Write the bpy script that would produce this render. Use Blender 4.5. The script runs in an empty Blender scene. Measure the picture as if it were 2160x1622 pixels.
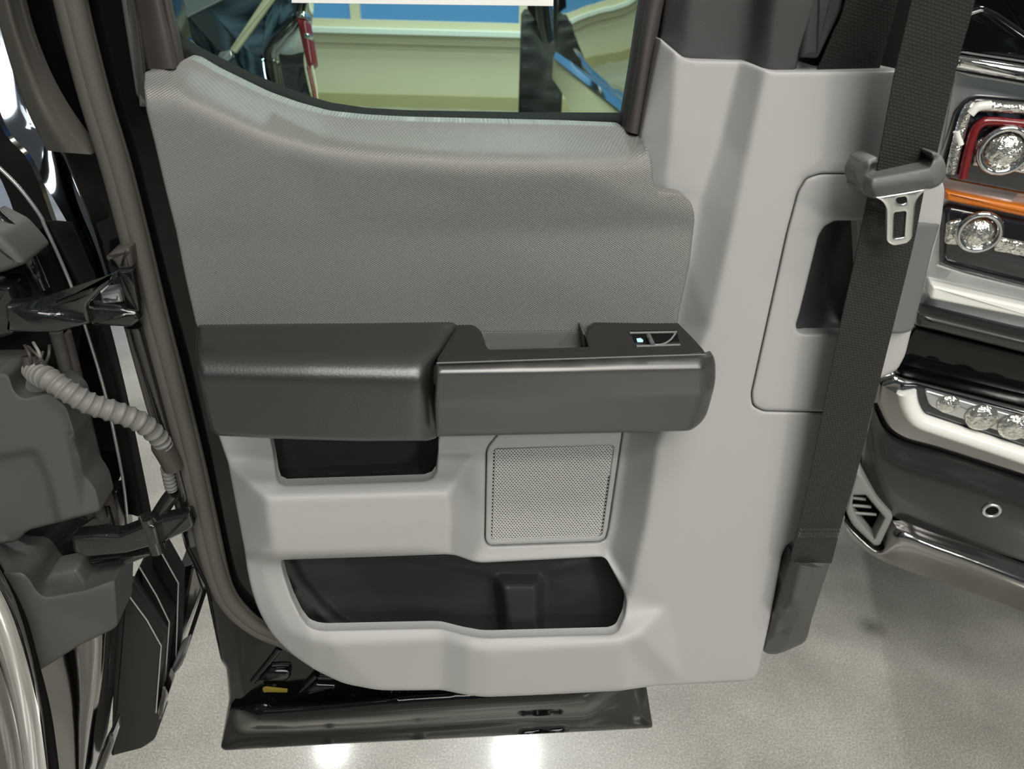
import bpy, bmesh, math, random
import numpy as np
from mathutils import Vector, Matrix
from mathutils.geometry import delaunay_2d_cdt
random.seed(3)
SC = bpy.context.scene
COL = SC.collection
# ------------------------------------------------------------------ camera, world, lights
IMG_W, IMG_H, FPX = 2160.0, 1622.0, 1560.0
CAM = Vector((0, 0, 1.5))
PITCH, ROLL = math.radians(31), math.radians(1.5)
cd = bpy.data.cameras.new('camera'); cam = bpy.data.objects.new('camera', cd); COL.objects.link(cam)
cd.sensor_width = 36.0; cd.lens = FPX / IMG_W * 36.0; cd.clip_start = 0.02; cd.clip_end = 200
CROT = Matrix.Rotation(math.pi / 2 - PITCH, 3, 'X') @ Matrix.Rotation(ROLL, 3, 'Z')
cam.matrix_world = Matrix.Translation(CAM) @ CROT.to_4x4()
SC.camera = cam
cd.dof.use_dof = True; cd.dof.focus_distance = 0.78; cd.dof.aperture_fstop = 9.0
SC.view_settings.view_transform = 'Standard'; SC.view_settings.look = 'None'
SC.view_settings.gamma = 1.0; SC.view_settings.exposure = 0.0; SC.view_settings.use_curve_mapping = False

world = bpy.data.worlds.new('showroom_surroundings'); SC.world = world; world.use_nodes = True
def build_world():
    nt = world.node_tree; N = nt.nodes; L = nt.links; N.clear()
    out = N.new('ShaderNodeOutputWorld'); bg = N.new('ShaderNodeBackground'); L.new(bg.outputs[0], out.inputs[0])
    tc = N.new('ShaderNodeTexCoord'); sep = N.new('ShaderNodeSeparateXYZ'); L.new(tc.outputs['Generated'], sep.inputs[0])
    rz = N.new('ShaderNodeValToRGB')                      # hall: dark near the floor, pale ceiling
    mz = N.new('ShaderNodeMapRange'); mz.inputs[1].default_value = -1; mz.inputs[2].default_value = 1
    L.new(sep.outputs[2], mz.inputs[0]); L.new(mz.outputs[0], rz.inputs[0])
    e = rz.color_ramp.elements; e[0].position = 0.42; e[0].color = (0.10, 0.10, 0.095, 1); e[1].position = 1.0; e[1].color = (0.52, 0.51, 0.48, 1)
    a = e.new(0.5); a.color = (0.13, 0.13, 0.125, 1); a = e.new(0.64); a.color = (0.26, 0.258, 0.245, 1)
    # glazed front of the hall, behind the camera: trees against sky
    no = N.new('ShaderNodeTexNoise'); no.inputs['Scale'].default_value = 15; no.inputs['Detail'].default_value = 5
    L.new(tc.outputs['Generated'], no.inputs['Vector'])
    rn = N.new('ShaderNodeValToRGB'); L.new(no.outputs[0], rn.inputs[0])
    e = rn.color_ramp.elements; e[0].position = 0.50; e[0].color = (0.015, 0.03, 0.03, 1); e[1].position = 0.60; e[1].color = (0.75, 1.0, 1.12, 1)
    my = N.new('ShaderNodeMapRange'); my.inputs[1].default_value = -0.62; my.inputs[2].default_value = -0.70; L.new(sep.outputs[1], my.inputs[0])
    m1 = N.new('ShaderNodeMapRange'); m1.inputs[1].default_value = 0.02; m1.inputs[2].default_value = 0.06; L.new(sep.outputs[2], m1.inputs[0])
    m2 = N.new('ShaderNodeMapRange'); m2.inputs[1].default_value = 0.56; m2.inputs[2].default_value = 0.50; L.new(sep.outputs[2], m2.inputs[0])
    mul = N.new('ShaderNodeMath'); mul.operation = 'MULTIPLY'; L.new(my.outputs[0], mul.inputs[0]); L.new(m1.outputs[0], mul.inputs[1])
    mu2 = N.new('ShaderNodeMath'); mu2.operation = 'MULTIPLY'; L.new(mul.outputs[0], mu2.inputs[0]); L.new(m2.outputs[0], mu2.inputs[1])
    mx = N.new('ShaderNodeMixRGB'); L.new(mu2.outputs[0], mx.inputs[0]); L.new(rz.outputs[0], mx.inputs[1]); L.new(rn.outputs[0], mx.inputs[2])
    L.new(mx.outputs[0], bg.inputs[0]); bg.inputs[1].default_value = 0.42
build_world()
def ceiling_lamp(loc, size, power, col=(1.0, 0.975, 0.90), sizey=None):
    ld = bpy.data.lights.new('ceiling_lamp', 'AREA'); ld.shape = 'RECTANGLE'; ld.size = size; ld.size_y = sizey or size
    ld.energy = power; ld.color = col
    o = bpy.data.objects.new('ceiling_lamp', ld); COL.objects.link(o); o.location = loc
    return o
ceiling_lamp((0.3, -0.3, 3.6), 0.6, 20)
ceiling_lamp((0.7, -0.75, 3.6), 1.9, 40, sizey=0.3)
ceiling_lamp((0.7, -1.75, 3.6), 1.9, 55, sizey=0.3)
ceiling_lamp((0.7, -2.9, 3.6), 1.9, 70, sizey=0.3)
ceiling_lamp((2.8, -3.5, 3.3), 0.9, 150)
ceiling_lamp((-1.8, -4.4, 3.3), 0.9, 8)
ceiling_lamp((0.13, 4.14, 5.0), 0.19, 75, (1, 1, 1))
ceiling_lamp((-1.59, 4.14, 5.0), 0.19, 26, (1, 1, 1))
ceiling_lamp((1.7, 2.6, 3.8), 0.9, 175)
ceiling_lamp((-1.0, 7.0, 3.3), 1.4, 80)
ceiling_lamp((1.6, 7.0, 3.3), 1.4, 80)

# ------------------------------------------------------------------ frames: a plane in the place, read through the lens
class Frame:
    def __init__(s, loc, rz=0.0, tilt=0.0):
        s.loc = Vector(loc); s.rz = rz; s.tilt = tilt
        s.R = Matrix.Rotation(rz, 3, 'Z') @ Matrix.Rotation(tilt, 3, 'X'); s.Ri = s.R.transposed(); s.o = s.Ri @ (CAM - s.loc)
    def p(s, px, py, w=0.0):          # local point w metres in front of the plane
        d = CROT @ Vector(((px - IMG_W / 2) / FPX, (IMG_H / 2 - py) / FPX, -1.0)); d = s.Ri @ d
        t = (-w - s.o.y) / d.y
        return s.o + d * t
    def pn(s, P, W):
        P = np.asarray(P, float); n = len(P); W = np.broadcast_to(np.asarray(W, float), (n,))
        d = np.stack([(P[:, 0] - IMG_W / 2) / FPX, (IMG_H / 2 - P[:, 1]) / FPX, -np.ones(n)], 1)
        M = np.array(s.Ri @ CROT); d = d @ M.T; o = np.array(s.o)
        t = (-W - o[1]) / d[:, 1]
        return o + d * t[:, None]
# ------------------------------------------------------------------ materials
def mat(name, col, rough=0.5, metal=0.0, coat=0.0, spec=0.5, bump=None, trans=0.0, emit=None, ior=1.45, coat_rough=0.03, var=None):
    m = bpy.data.materials.new(name); m.use_nodes = True; nt = m.node_tree; N = nt.nodes; L = nt.links
    b = N['Principled BSDF']; b.inputs['Base Color'].default_value = (*col, 1); b.inputs['Roughness'].default_value = rough
    b.inputs['Metallic'].default_value = metal; b.inputs['Coat Weight'].default_value = coat; b.inputs['Coat Roughness'].default_value = coat_rough
    b.inputs['Specular IOR Level'].default_value = spec; b.inputs['Transmission Weight'].default_value = trans; b.inputs['IOR'].default_value = ior
    if emit: b.inputs['Emission Color'].default_value = (*emit[0], 1); b.inputs['Emission Strength'].default_value = emit[1]
    tc = N.new('ShaderNodeTexCoord')
    if bump == 'weave':
        hs = []
        for ang, sc in ((0.50, 620.0), (-0.62, 620.0)):
            mp = N.new('ShaderNodeMapping'); mp.inputs['Rotation'].default_value = (0, ang, 0); L.new(tc.outputs['Object'], mp.inputs[0])
            w = N.new('ShaderNodeTexWave'); w.bands_direction = 'Z'; w.inputs['Scale'].default_value = sc / 6.2832 * 2.1; w.inputs['Distortion'].default_value = 0.0
            L.new(mp.outputs[0], w.inputs[0]); hs.append(w)
        ad = N.new('ShaderNodeMath'); ad.operation = 'MULTIPLY_ADD'; ad.inputs[1].default_value = 0.45
        L.new(hs[1].outputs['Fac'], ad.inputs[0]); L.new(hs[0].outputs['Fac'], ad.inputs[2])
        bp = N.new('ShaderNodeBump'); bp.inputs['Strength'].default_value = 0.5; bp.inputs['Distance'].default_value = 0.0009
        L.new(ad.outputs[0], bp.inputs['Height']); L.new(bp.outputs[0], b.inputs['Normal'])
    elif bump == 'web':
        mp = N.new('ShaderNodeMapping'); mp.inputs['Rotation'].default_value = (0, -0.22, 0); L.new(tc.outputs['Object'], mp.inputs[0])
        br = N.new('ShaderNodeTexBrick'); br.inputs['Scale'].default_value = 1.0; br.inputs['Brick Width'].default_value = 0.0036; br.inputs['Row Height'].default_value = 0.0024
        br.inputs['Mortar Size'].default_value = 0.0007; br.inputs['Mortar Smooth'].default_value = 0.6; br.inputs['Bias'].default_value = 0
        br.inputs['Color1'].default_value = (*[c * 1.4 for c in col], 1); br.inputs['Color2'].default_value = (*[c * 1.1 for c in col], 1); br.inputs['Mortar'].default_value = (*[c * 0.55 for c in col], 1)
        sx = N.new('ShaderNodeSeparateXYZ'); cx = N.new('ShaderNodeCombineXYZ'); L.new(mp.outputs[0], sx.inputs[0]); L.new(sx.outputs[0], cx.inputs[0]); L.new(sx.outputs[2], cx.inputs[1])
        L.new(cx.outputs[0], br.inputs['Vector']); L.new(br.outputs['Color'], b.inputs['Base Color'])
        bp = N.new('ShaderNodeBump'); bp.inputs['Strength'].default_value = 0.7; bp.inputs['Distance'].default_value = 0.0008; bp.invert = True
        L.new(br.outputs['Fac'], bp.inputs['Height']); L.new(bp.outputs[0], b.inputs['Normal'])
    elif bump:
        sc, st, dist = bump
        no = N.new('ShaderNodeTexNoise'); no.inputs['Scale'].default_value = sc; no.inputs['Detail'].default_value = 3; L.new(tc.outputs['Object'], no.inputs['Vector'])
        bp = N.new('ShaderNodeBump'); bp.inputs['Strength'].default_value = st; bp.inputs['Distance'].default_value = dist
        L.new(no.outputs[0], bp.inputs['Height']); L.new(bp.outputs[0], b.inputs['Normal'])
    if var:
        sc, amt = var
        no = N.new('ShaderNodeTexNoise'); no.inputs['Scale'].default_value = sc; L.new(tc.outputs['Object'], no.inputs['Vector'])
        rp = N.new('ShaderNodeValToRGB'); L.new(no.outputs[0], rp.inputs[0]); rp.color_ramp.elements[0].color = (*[c * (1 - amt) for c in col], 1); rp.color_ramp.elements[1].color = (*[c * (1 + amt) for c in col], 1)
        L.new(rp.outputs[0], b.inputs['Base Color'])
    return m
M = {}
M['light'] = mat('light_grey_plastic', (0.37, 0.366, 0.366), 0.5, spec=0.35, bump=(900, 0.12, 0.0006))
M['mesh'] = mat('pale_grey_grille_mesh', (0.52, 0.515, 0.51), 0.5)
M['pad'] = mat('grey_woven_grain', (0.165, 0.162, 0.157), 0.36, spec=0.8, coat=0.25, coat_rough=0.36, bump='weave')
M['soft'] = mat('charcoal_soft_grain', (0.013, 0.013, 0.0127), 0.38, spec=0.9, coat=0.5, coat_rough=0.36, bump=(500, 0.25, 0.0008))
M['bezel'] = mat('black_matte_plastic', (0.026, 0.026, 0.025), 0.6, spec=0.18)
M['satin'] = mat('dark_satin_metallic', (0.115, 0.113, 0.112), 0.36, metal=0.75)
M['black'] = mat('black_pocket_plastic', (0.032, 0.032, 0.032), 0.5, spec=0.35, bump=(600, 0.2, 0.0006))
M['post'] = mat('charcoal_pocket_plastic', (0.05, 0.05, 0.048), 0.55, bump=(600, 0.2, 0.0006))
M['paint'] = mat('gloss_black_paint', (0.003, 0.003, 0.0033), 0.10, spec=0.28, coat=0.35, coat_rough=0.02)
M['rubber'] = mat('brown_grey_rubber', (0.075, 0.07, 0.063), 0.6, bump=(300, 0.2, 0.001))
M['rubberdark'] = mat('black_rubber', (0.006, 0.006, 0.006), 0.7, spec=0.12)
M['frame'] = mat('taupe_frame_rubber', (0.062, 0.053, 0.050), 0.65)
M['pillar'] = mat('charcoal_woven_trim', (0.058, 0.058, 0.06), 0.5, bump=(700, .25, .0008))
M['pillardark'] = mat('dark_grey_plastic', (0.035, 0.035, 0.037), 0.5)
M['web'] = mat('black_webbing', (0.017, 0.017, 0.0155), 0.6, bump='web')
M['thread'] = mat('pale_stitch_thread', (0.22, 0.22, 0.205), 0.6)
M['tongue'] = mat('grey_tongue_plastic', (0.115, 0.115, 0.113), 0.45)
M['steel'] = mat('bright_steel', (0.85, 0.86, 0.86), 0.22, metal=1.0)
M['sleeve'] = mat('charcoal_sleeve_plastic', (0.055, 0.055, 0.054), 0.4)
M['cup'] = mat('handle_cup_plastic', (0.055, 0.055, 0.06), 0.45)
M['handle'] = mat('grey_handle_plastic', (0.13, 0.13, 0.132), 0.45)
M['chrome'] = mat('chrome', (0.62, 0.62, 0.62), 0.07, metal=1.0)
M['chromedark'] = mat('chrome_dark_reflection', (0.26, 0.255, 0.25), 0.14, metal=1.0, bump=(9, 0.10, 0.01))  # chrome darkened in its colour for the dark surroundings it mirrors
M['silver'] = mat('silver_satin', (0.55, 0.56, 0.57), 0.3, metal=0.8)
M['cast'] = mat('black_painted_casting', (0.008, 0.008, 0.008), 0.16, coat=0.8, bump=(260, 0.35, 0.0015))
M['conduit'] = mat('grey_conduit_plastic', (0.155, 0.152, 0.145), 0.5)
M['kick'] = mat('dark_grey_sill_plastic', (0.070, 0.069, 0.066), 0.6, bump=(700, 0.15, 0.0006))
M['tape'] = mat('cloth_tape', (0.055, 0.05, 0.045), 0.5)
M['yellow'] = mat('yellow_paint_mark', (0.16, 0.12, 0.01), 0.6)
M['paper'] = mat('white_paper', (0.9, 0.9, 0.88), 0.7)
M['lens'] = mat('lamp_housing_black', (0.012, 0.012, 0.016), 0.08, coat=1.0)
M['amber'] = mat('amber_reflector', (0.60, 0.16, 0.004), 0.25, coat=0.6, bump=(500, 0.4, 0.002))
M['red'] = mat('red_light_guide', (0.16, 0.008, 0.012), 0.25, coat=0.6)
M['whitelight'] = mat('white_light_guide', (0.82, 0.82, 0.78), 0.25, coat=0.5)
M['graphite'] = mat('graphite_bumper', (0.028, 0.026, 0.025), 0.28, metal=0.3, coat=0.5)
M['duct'] = mat('grey_duct_plastic', (0.22, 0.22, 0.21), 0.45)
M['bulb'] = mat('lamp_projector_glass', (0.65, 0.64, 0.6), 0.06, metal=0.9, bump=(90, 0.6, 0.01))
M['iconlit'] = mat('lit_switch_icon', (0.3, 0.5, 0.7), 0.5, emit=((0.35, 0.62, 0.9), 0.8))
M['cream'] = mat('cream_wall_paint', (0.66, 0.62, 0.47), 0.7, bump=(40, 0.05, 0.002))
M['creamtrim'] = mat('cream_trim_paint', (0.60, 0.55, 0.40), 0.5)
M['sill'] = mat('pale_sill_laminate', (0.75, 0.80, 0.78), 0.35)
M['bluepane'] = mat('blue_daylight_glazing', (0.02, 0.06, 0.12), 0.15, emit=((0.11, 0.27, 0.55), 0.85))
M['basetrim'] = mat('olive_baseboard', (0.42, 0.38, 0.20), 0.5)
M['tyre'] = mat('tyre_rubber', (0.02, 0.019, 0.018), 0.7)
M['mirrorpaint'] = mat('gloss_black_body', (0.010, 0.010, 0.010), 0.03, coat=1.0, coat_rough=0.0, spec=0.9, ior=1.7)
M['mirrormetal'] = mat('gloss_grey_body', (0.62, 0.61, 0.57), 0.035, metal=1.0, bump=(1.6, 0.05, 0.05))
M['darkmirror'] = mat('black_body_blue_reflection', (0.20, 0.23, 0.27), 0.06, metal=1.0)  # daylight reflection put into the colour: black body given a blue metallic tint
def glass_mat():
    m = bpy.data.materials.new('tinted_door_glass'); m.use_nodes = True; nt = m.node_tree; N = nt.nodes; L = nt.links; N.clear()
    o = N.new('ShaderNodeOutputMaterial'); t = N.new('ShaderNodeBsdfTransparent'); t.inputs[0].default_value = (0.80, 0.93, 0.87, 1)
    g = N.new('ShaderNodeBsdfGlossy'); g.inputs['Roughness'].default_value = 0.0; f = N.new('ShaderNodeFresnel'); f.inputs[0].default_value = 1.35
    mx = N.new('ShaderNodeMixShader'); L.new(f.outputs[0], mx.inputs[0]); L.new(t.outputs[0], mx.inputs[1]); L.new(g.outputs[0], mx.inputs[2]); L.new(mx.outputs[0], o.inputs[0])
    return m
M['glass'] = glass_mat()
def floor_mat():
    m = bpy.data.materials.new('polished_concrete'); m.use_nodes = True; nt = m.node_tree; N = nt.nodes; L = nt.links; b = N['Principled BSDF']
    tc = N.new('ShaderNodeTexCoord')
    n1 = N.new('ShaderNodeTexNoise'); n1.inputs['Scale'].default_value = 4.5; n1.inputs['Detail'].default_value = 5; L.new(tc.outputs['Object'], n1.inputs['Vector'])
    r1 = N.new('ShaderNodeValToRGB'); L.new(n1.outputs[0], r1.inputs[0]); e = r1.color_ramp.elements
    e[0].position = 0.3; e[0].color = (0.25, 0.248, 0.225, 1); e[1].position = 0.7; e[1].color = (0.38, 0.376, 0.348, 1)
    n2 = N.new('ShaderNodeTexNoise'); n2.inputs['Scale'].default_value = 260; n2.inputs['Detail'].default_value = 2; L.new(tc.outputs['Object'], n2.inputs['Vector'])
    r2 = N.new('ShaderNodeValToRGB'); L.new(n2.outputs[0], r2.inputs[0]); e = r2.color_ramp.elements
    e[0].position = 0.33; e[0].color = (0.66, 0.66, 0.66, 1); e[1].position = 0.72; e[1].color = (1.35, 1.33, 1.28, 1)
    mu = N.new('ShaderNodeMixRGB'); mu.blend_type = 'MULTIPLY'; mu.inputs[0].default_value = 1; L.new(r1.outputs[0], mu.inputs[1]); L.new(r2.outputs[0], mu.inputs[2])
    v = N.new('ShaderNodeTexVoronoi'); v.inputs['Scale'].default_value = 210; L.new(tc.outputs['Object'], v.inputs['Vector'])
    r3 = N.new('ShaderNodeValToRGB'); L.new(v.outputs['Distance'], r3.inputs[0]); e = r3.color_ramp.elements
    e[0].position = 0.08; e[0].color = (1, 1, 1, 1); e[1].position = 0.16; e[1].color = (0, 0, 0, 1)
    mx = N.new('ShaderNodeMixRGB'); mx.inputs[2].default_value = (0.78, 0.77, 0.68, 1); L.new(r3.outputs[0], mx.inputs[0]); L.new(mu.outputs[0], mx.inputs[1])
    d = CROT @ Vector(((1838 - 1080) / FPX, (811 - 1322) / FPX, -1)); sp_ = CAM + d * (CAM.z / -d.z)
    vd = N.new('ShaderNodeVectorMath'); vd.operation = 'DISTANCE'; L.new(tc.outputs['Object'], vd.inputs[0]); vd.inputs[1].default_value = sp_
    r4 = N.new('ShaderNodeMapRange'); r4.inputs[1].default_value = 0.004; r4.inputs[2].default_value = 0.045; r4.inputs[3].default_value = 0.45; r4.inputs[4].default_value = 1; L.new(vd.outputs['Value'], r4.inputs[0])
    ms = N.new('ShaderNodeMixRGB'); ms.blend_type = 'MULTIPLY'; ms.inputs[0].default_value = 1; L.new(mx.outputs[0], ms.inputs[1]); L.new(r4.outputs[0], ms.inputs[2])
    L.new(ms.outputs[0], b.inputs['Base Color'])
    b.inputs['Roughness'].default_value = 0.30; b.inputs['Coat Weight'].default_value = 0.5; b.inputs['Coat Roughness'].default_value = 0.10
    return m
M['floor'] = floor_mat()
# ------------------------------------------------------------------ scene-graph helpers
def empty(name, label, cat, loc, rz=0.0, group=None, tilt=0.0):
    o = bpy.data.objects.new(name, None); COL.objects.link(o); o.location = loc; o.rotation_mode = 'XYZ'; o.rotation_euler = (tilt, 0, rz); o.empty_display_size = 0.05
    o['label'] = label; o['category'] = cat
    if group: o['group'] = group
    return o
def link(name, verts, faces, m, parent=None, smooth=True, sharp=None, label=None):
    me = bpy.data.meshes.new(name); me.from_pydata([tuple(v) for v in verts], [], faces); me.materials.append(M[m] if isinstance(m, str) else m)
    me.validate(); me.update()
    bm = bmesh.new(); bm.from_mesh(me); bmesh.ops.recalc_face_normals(bm, faces=bm.faces); bm.to_mesh(me); bm.free()
    if smooth:
        me.polygons.foreach_set('use_smooth', [True] * len(me.polygons))
        if sharp: me.set_sharp_from_angle(angle=math.radians(sharp))
    o = bpy.data.objects.new(name, me); COL.objects.link(o)
    if parent: o.parent = parent
    if label: o['label'] = label
    return o
def struct(o): o['kind'] = 'structure'; return o
# ------------------------------------------------------------------ 2-D helpers (pixel outlines)
def rnd(pts, r=8, k=4):               # fillet corners
    out = []; n = len(pts)
    for i in range(n):
        p0, p, p1 = (np.array(pts[j % n][:2], float) for j in (i - 1, i, i + 1))
        ri = pts[i][2] if len(pts[i]) > 2 else r
        d0 = np.linalg.norm(p0 - p); d1 = np.linalg.norm(p1 - p)
        a = p + (p0 - p) / max(d0, 1e-6) * min(ri, d0 * .48); b = p + (p1 - p) / max(d1, 1e-6) * min(ri, d1 * .48)
        for t in np.linspace(0, 1, k + 1): out.append(tuple((1 - t) ** 2 * a + 2 * t * (1 - t) * p + t * t * b))
    return out
def dens(pts, step, closed=True):
    out = []; n = len(pts)
    for i in range(n if closed else n - 1):
        a = np.array(pts[i], float); b = np.array(pts[(i + 1) % n], float); k = max(1, int(math.ceil(np.linalg.norm((b - a)[:2]) / step)))
        for j in range(k): out.append(tuple(a + (b - a) * j / k))
    if not closed: out.append(tuple(pts[-1]))
    res = []
    for q in out:
        if not res or math.dist(q, res[-1]) > 0.3: res.append(q)
    if closed and math.dist(res[0], res[-1]) <= 0.3: res.pop()
    return res
def spl(pts, n=6):                    # Catmull-Rom through points (any dimension)
    P = [np.array(p, float) for p in pts]; P = [2 * P[0] - P[1]] + P + [2 * P[-1] - P[-2]]; out = []
    for i in range(1, len(P) - 2):
        for t in np.linspace(0, 1, n, endpoint=False):
            a, b, c, d = P[i - 1:i + 3]
            out.append(tuple(0.5 * (2 * b + (c - a) * t + (2 * a - 5 * b + 4 * c - d) * t * t + (3 * b - a - 3 * c + d) * t ** 3)))
    out.append(tuple(P[-2])); return out
def inside(poly, X):
    poly = np.asarray(poly)[:, :2]; x, y = X[:, 0], X[:, 1]; r = np.zeros(len(X), bool); n = len(poly)
    for i in range(n):
        x0, y0 = poly[i]; x1, y1 = poly[i - 1]
        if y0 == y1: continue
        c = ((y0 > y) != (y1 > y)) & (x < (x1 - x0) * (y - y0) / (y1 - y0) + x0); r ^= c
    return r
def dist_to(poly, X):
    poly = np.asarray(poly)[:, :2]; d = np.full(len(X), 1e9); n = len(poly)
    for i in range(n):
        a = poly[i - 1]; b = poly[i]; ab = b - a; t = np.clip(((X - a) @ ab) / max(ab @ ab, 1e-9), 0, 1)
        d = np.minimum(d, np.hypot(*(X - a - t[:, None] * ab).T))
    return d
def area(p): p = np.asarray(p)[:, :2]; q = np.roll(p, -1, 0); return 0.5 * np.sum(p[:, 0] * q[:, 1] - q[:, 0] * p[:, 1])
def offset(pts, d):                   # grow (d>0) a closed outline
    P = np.asarray(pts, float)[:, :2]; s = 1 if area(P) > 0 else -1
    e = np.roll(P, -1, 0) - P; nrm = np.stack([e[:, 1], -e[:, 0]], 1) * s; nrm /= np.maximum(np.linalg.norm(nrm, axis=1), 1e-9)[:, None]
    a = np.roll(nrm, 1, 0); m = a + nrm; ln = np.maximum((m * m).sum(1), 0.5); m = 2 * m / ln[:, None]
    return [tuple(v) for v in P + m * d]
# ------------------------------------------------------------------ height field from feature lines
class Height:
    def __init__(s, lines, bbox, sigma=6.0, step=3.0):
        vs, zs, es = [], [], []
        for ln in lines:
            i0 = len(vs)
            for p in ln: vs.append(Vector(p[:2])); zs.append(p[2])
            es += [(i0 + i, i0 + i + 1) for i in range(len(ln) - 1)]
        V, E, F, ov, _, _ = delaunay_2d_cdt(vs, es, [], 0, 1e-4)
        X = np.array([[v.x, v.y] for v in V]); Z = np.zeros(len(V)); src = np.array([[v.x, v.y] for v in vs]); zs = np.array(zs)
        for i, l in enumerate(ov):
            Z[i] = zs[l[0]] if l else zs[np.argmin(((src - X[i]) ** 2).sum(1))]
        x0, y0, x1, y1 = bbox; s.x0, s.y0, s.st = x0, y0, step; nx = int((x1 - x0) / step) + 2; ny = int((y1 - y0) / step) + 2
        G = np.full((ny, nx), np.nan)
        for f in F:
            a, b, c = X[f[0]], X[f[1]], X[f[2]]; lo = np.minimum(np.minimum(a, b), c); hi = np.maximum(np.maximum(a, b), c)
            i0, i1 = max(0, int((lo[0] - x0) / step)), min(nx - 1, int((hi[0] - x0) / step) + 1); j0, j1 = max(0, int((lo[1] - y0) / step)), min(ny - 1, int((hi[1] - y0) / step) + 1)
            if i1 < i0 or j1 < j0: continue
            gx, gy = np.meshgrid(x0 + np.arange(i0, i1 + 1) * step, y0 + np.arange(j0, j1 + 1) * step)
            D = (b[1] - c[1]) * (a[0] - c[0]) + (c[0] - b[0]) * (a[1] - c[1])
            if abs(D) < 1e-6: continue
            l0 = ((b[1] - c[1]) * (gx - c[0]) + (c[0] - b[0]) * (gy - c[1])) / D; l1 = ((c[1] - a[1]) * (gx - c[0]) + (a[0] - c[0]) * (gy - c[1])) / D; l2 = 1 - l0 - l1
            ok = (l0 > -1e-6) & (l1 > -1e-6) & (l2 > -1e-6); sub = G[j0:j1 + 1, i0:i1 + 1]; z = l0 * Z[f[0]] + l1 * Z[f[1]] + l2 * Z[f[2]]; sub[ok] = z[ok]
        bad = np.argwhere(np.isnan(G))
        for j, i in bad:                # outside the hull: nearest feature
            G[j, i] = zs[np.argmin(((src - (x0 + i * step, y0 + j * step)) ** 2).sum(1))]
        if sigma > 0:
            r = int(3 * sigma / step) + 1; k = np.exp(-0.5 * (np.arange(-r, r + 1) * step / sigma) ** 2); k /= k.sum()
            G = np.pad(G, r, mode='edge'); G = np.apply_along_axis(lambda v: np.convolve(v, k, 'valid'), 1, G); G = np.apply_along_axis(lambda v: np.convolve(v, k, 'valid'), 0, G)
        s.G = G
    def __call__(s, P):
        P = np.asarray(P, float); fx = np.clip((P[:, 0] - s.x0) / s.st, 0, s.G.shape[1] - 1.001); fy = np.clip((P[:, 1] - s.y0) / s.st, 0, s.G.shape[0] - 1.001)
        i = fx.astype(int); j = fy.astype(int); u = fx - i; v = fy - j; G = s.G
        return (G[j, i] * (1 - u) + G[j, i + 1] * u) * (1 - v) + (G[j + 1, i] * (1 - u) + G[j + 1, i + 1] * u) * v
def relief(name, fr, outline, lines, m, parent, holes=(), step=7, sigma=6, edge=4.0, edge_r=0.003, hole_edge=4.0, hole_r=0.003, back=-0.03, hole_drop=0.012, label=None, adj=None, drop=None):
    """a moulded panel: traced outline and crease lines, each with its depth, rounded edges and a return to the back"""
    out = dens(outline, step * .7); hs = [dens(h, step * .7) for h in holes]
    A = np.array(out); bb = (A[:, 0].min() - 2, A[:, 1].min() - 2, A[:, 0].max() + 2, A[:, 1].max() + 2)
    H = Height(lines, bb, sigma) if not isinstance(lines, (int, float)) else None
    gx, gy = np.meshgrid(np.arange(bb[0], bb[2], step), np.arange(bb[1], bb[3], step)); gx = gx + (np.arange(gx.shape[0]) % 2)[:, None] * step * .5
    g = np.stack([gx.ravel(), gy.ravel()], 1); g = g[inside(out, g)]; g = g[dist_to(out, g) > max(step * .45, edge + step * .4)]
    for h in hs: g = g[~inside(h, g)]; g = g[dist_to(h, g) > max(step * .45, hole_edge + step * .4)]
    rings = []; extra = []
    for poly, e, sgn in [(out, edge, -1)] + [(h, hole_edge, 1) for h in hs]:
        for f in (0.22, 0.55, 1.0):           # extra rows near the rim for the rounded edge
            q = np.array(offset(poly, sgn * e * f)); ok = inside(out, q)
            for h in hs: ok &= ~inside(h, q)
            ok &= dist_to(poly, q) > e * f * 0.8
            extra.append(q[ok])
    vs = []; es = []
    for poly in [out] + hs:
        i0 = len(vs); n = len(poly); vs += [Vector(p[:2]) for p in poly]; es += [(i0 + i, i0 + (i + 1) % n) for i in range(n)]; rings.append((i0, n))
    vs += [Vector(p) for q in extra for p in q] + [Vector(p) for p in g]
    V, E, F, ov, _, _ = delaunay_2d_cdt(vs, es, [], 0, 1e-5)
    X = np.array([[v.x, v.y] for v in V]); F = np.array([f for f in F if len(f) == 3]); c = X[F].mean(1); ok = inside(out, c)
    for h in hs: ok &= ~inside(h, c)
    F = F[ok]
    W = H(X) if H else np.full(len(X), float(lines))
    if adj: W = adj(X, W)
    d = np.clip(dist_to(out, X) / edge, 0, 1); W = W - edge_r * (1 - np.sqrt(np.clip(1 - (1 - d) ** 2, 0, 1)))
    for h in hs: d = np.clip(dist_to(h, X) / hole_edge, 0, 1); W = W - hole_r * (1 - np.sqrt(np.clip(1 - (1 - d) ** 2, 0, 1)))
    P = fr.pn(X, W); inv = {}
    for i, l in enumerate(ov):
        for o in l: inv[o] = i
    verts = [tuple(p) for p in P]; faces = [tuple(int(i) for i in f) for f in F]
    for ri, (i0, n) in enumerate(rings):
        idx = [inv[i0 + i] for i in range(n)]; b0 = len(verts)
        for i in idx:
            p = P[i]; verts.append((p[0], (-back if drop is None else p[1] + drop) if ri == 0 else p[1] + hole_drop, p[2]))
        for i in range(n): faces.append((idx[i], idx[(i + 1) % n], b0 + (i + 1) % n, b0 + i))
    return link(name, verts, faces, m, parent, sharp=50, label=label)
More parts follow.
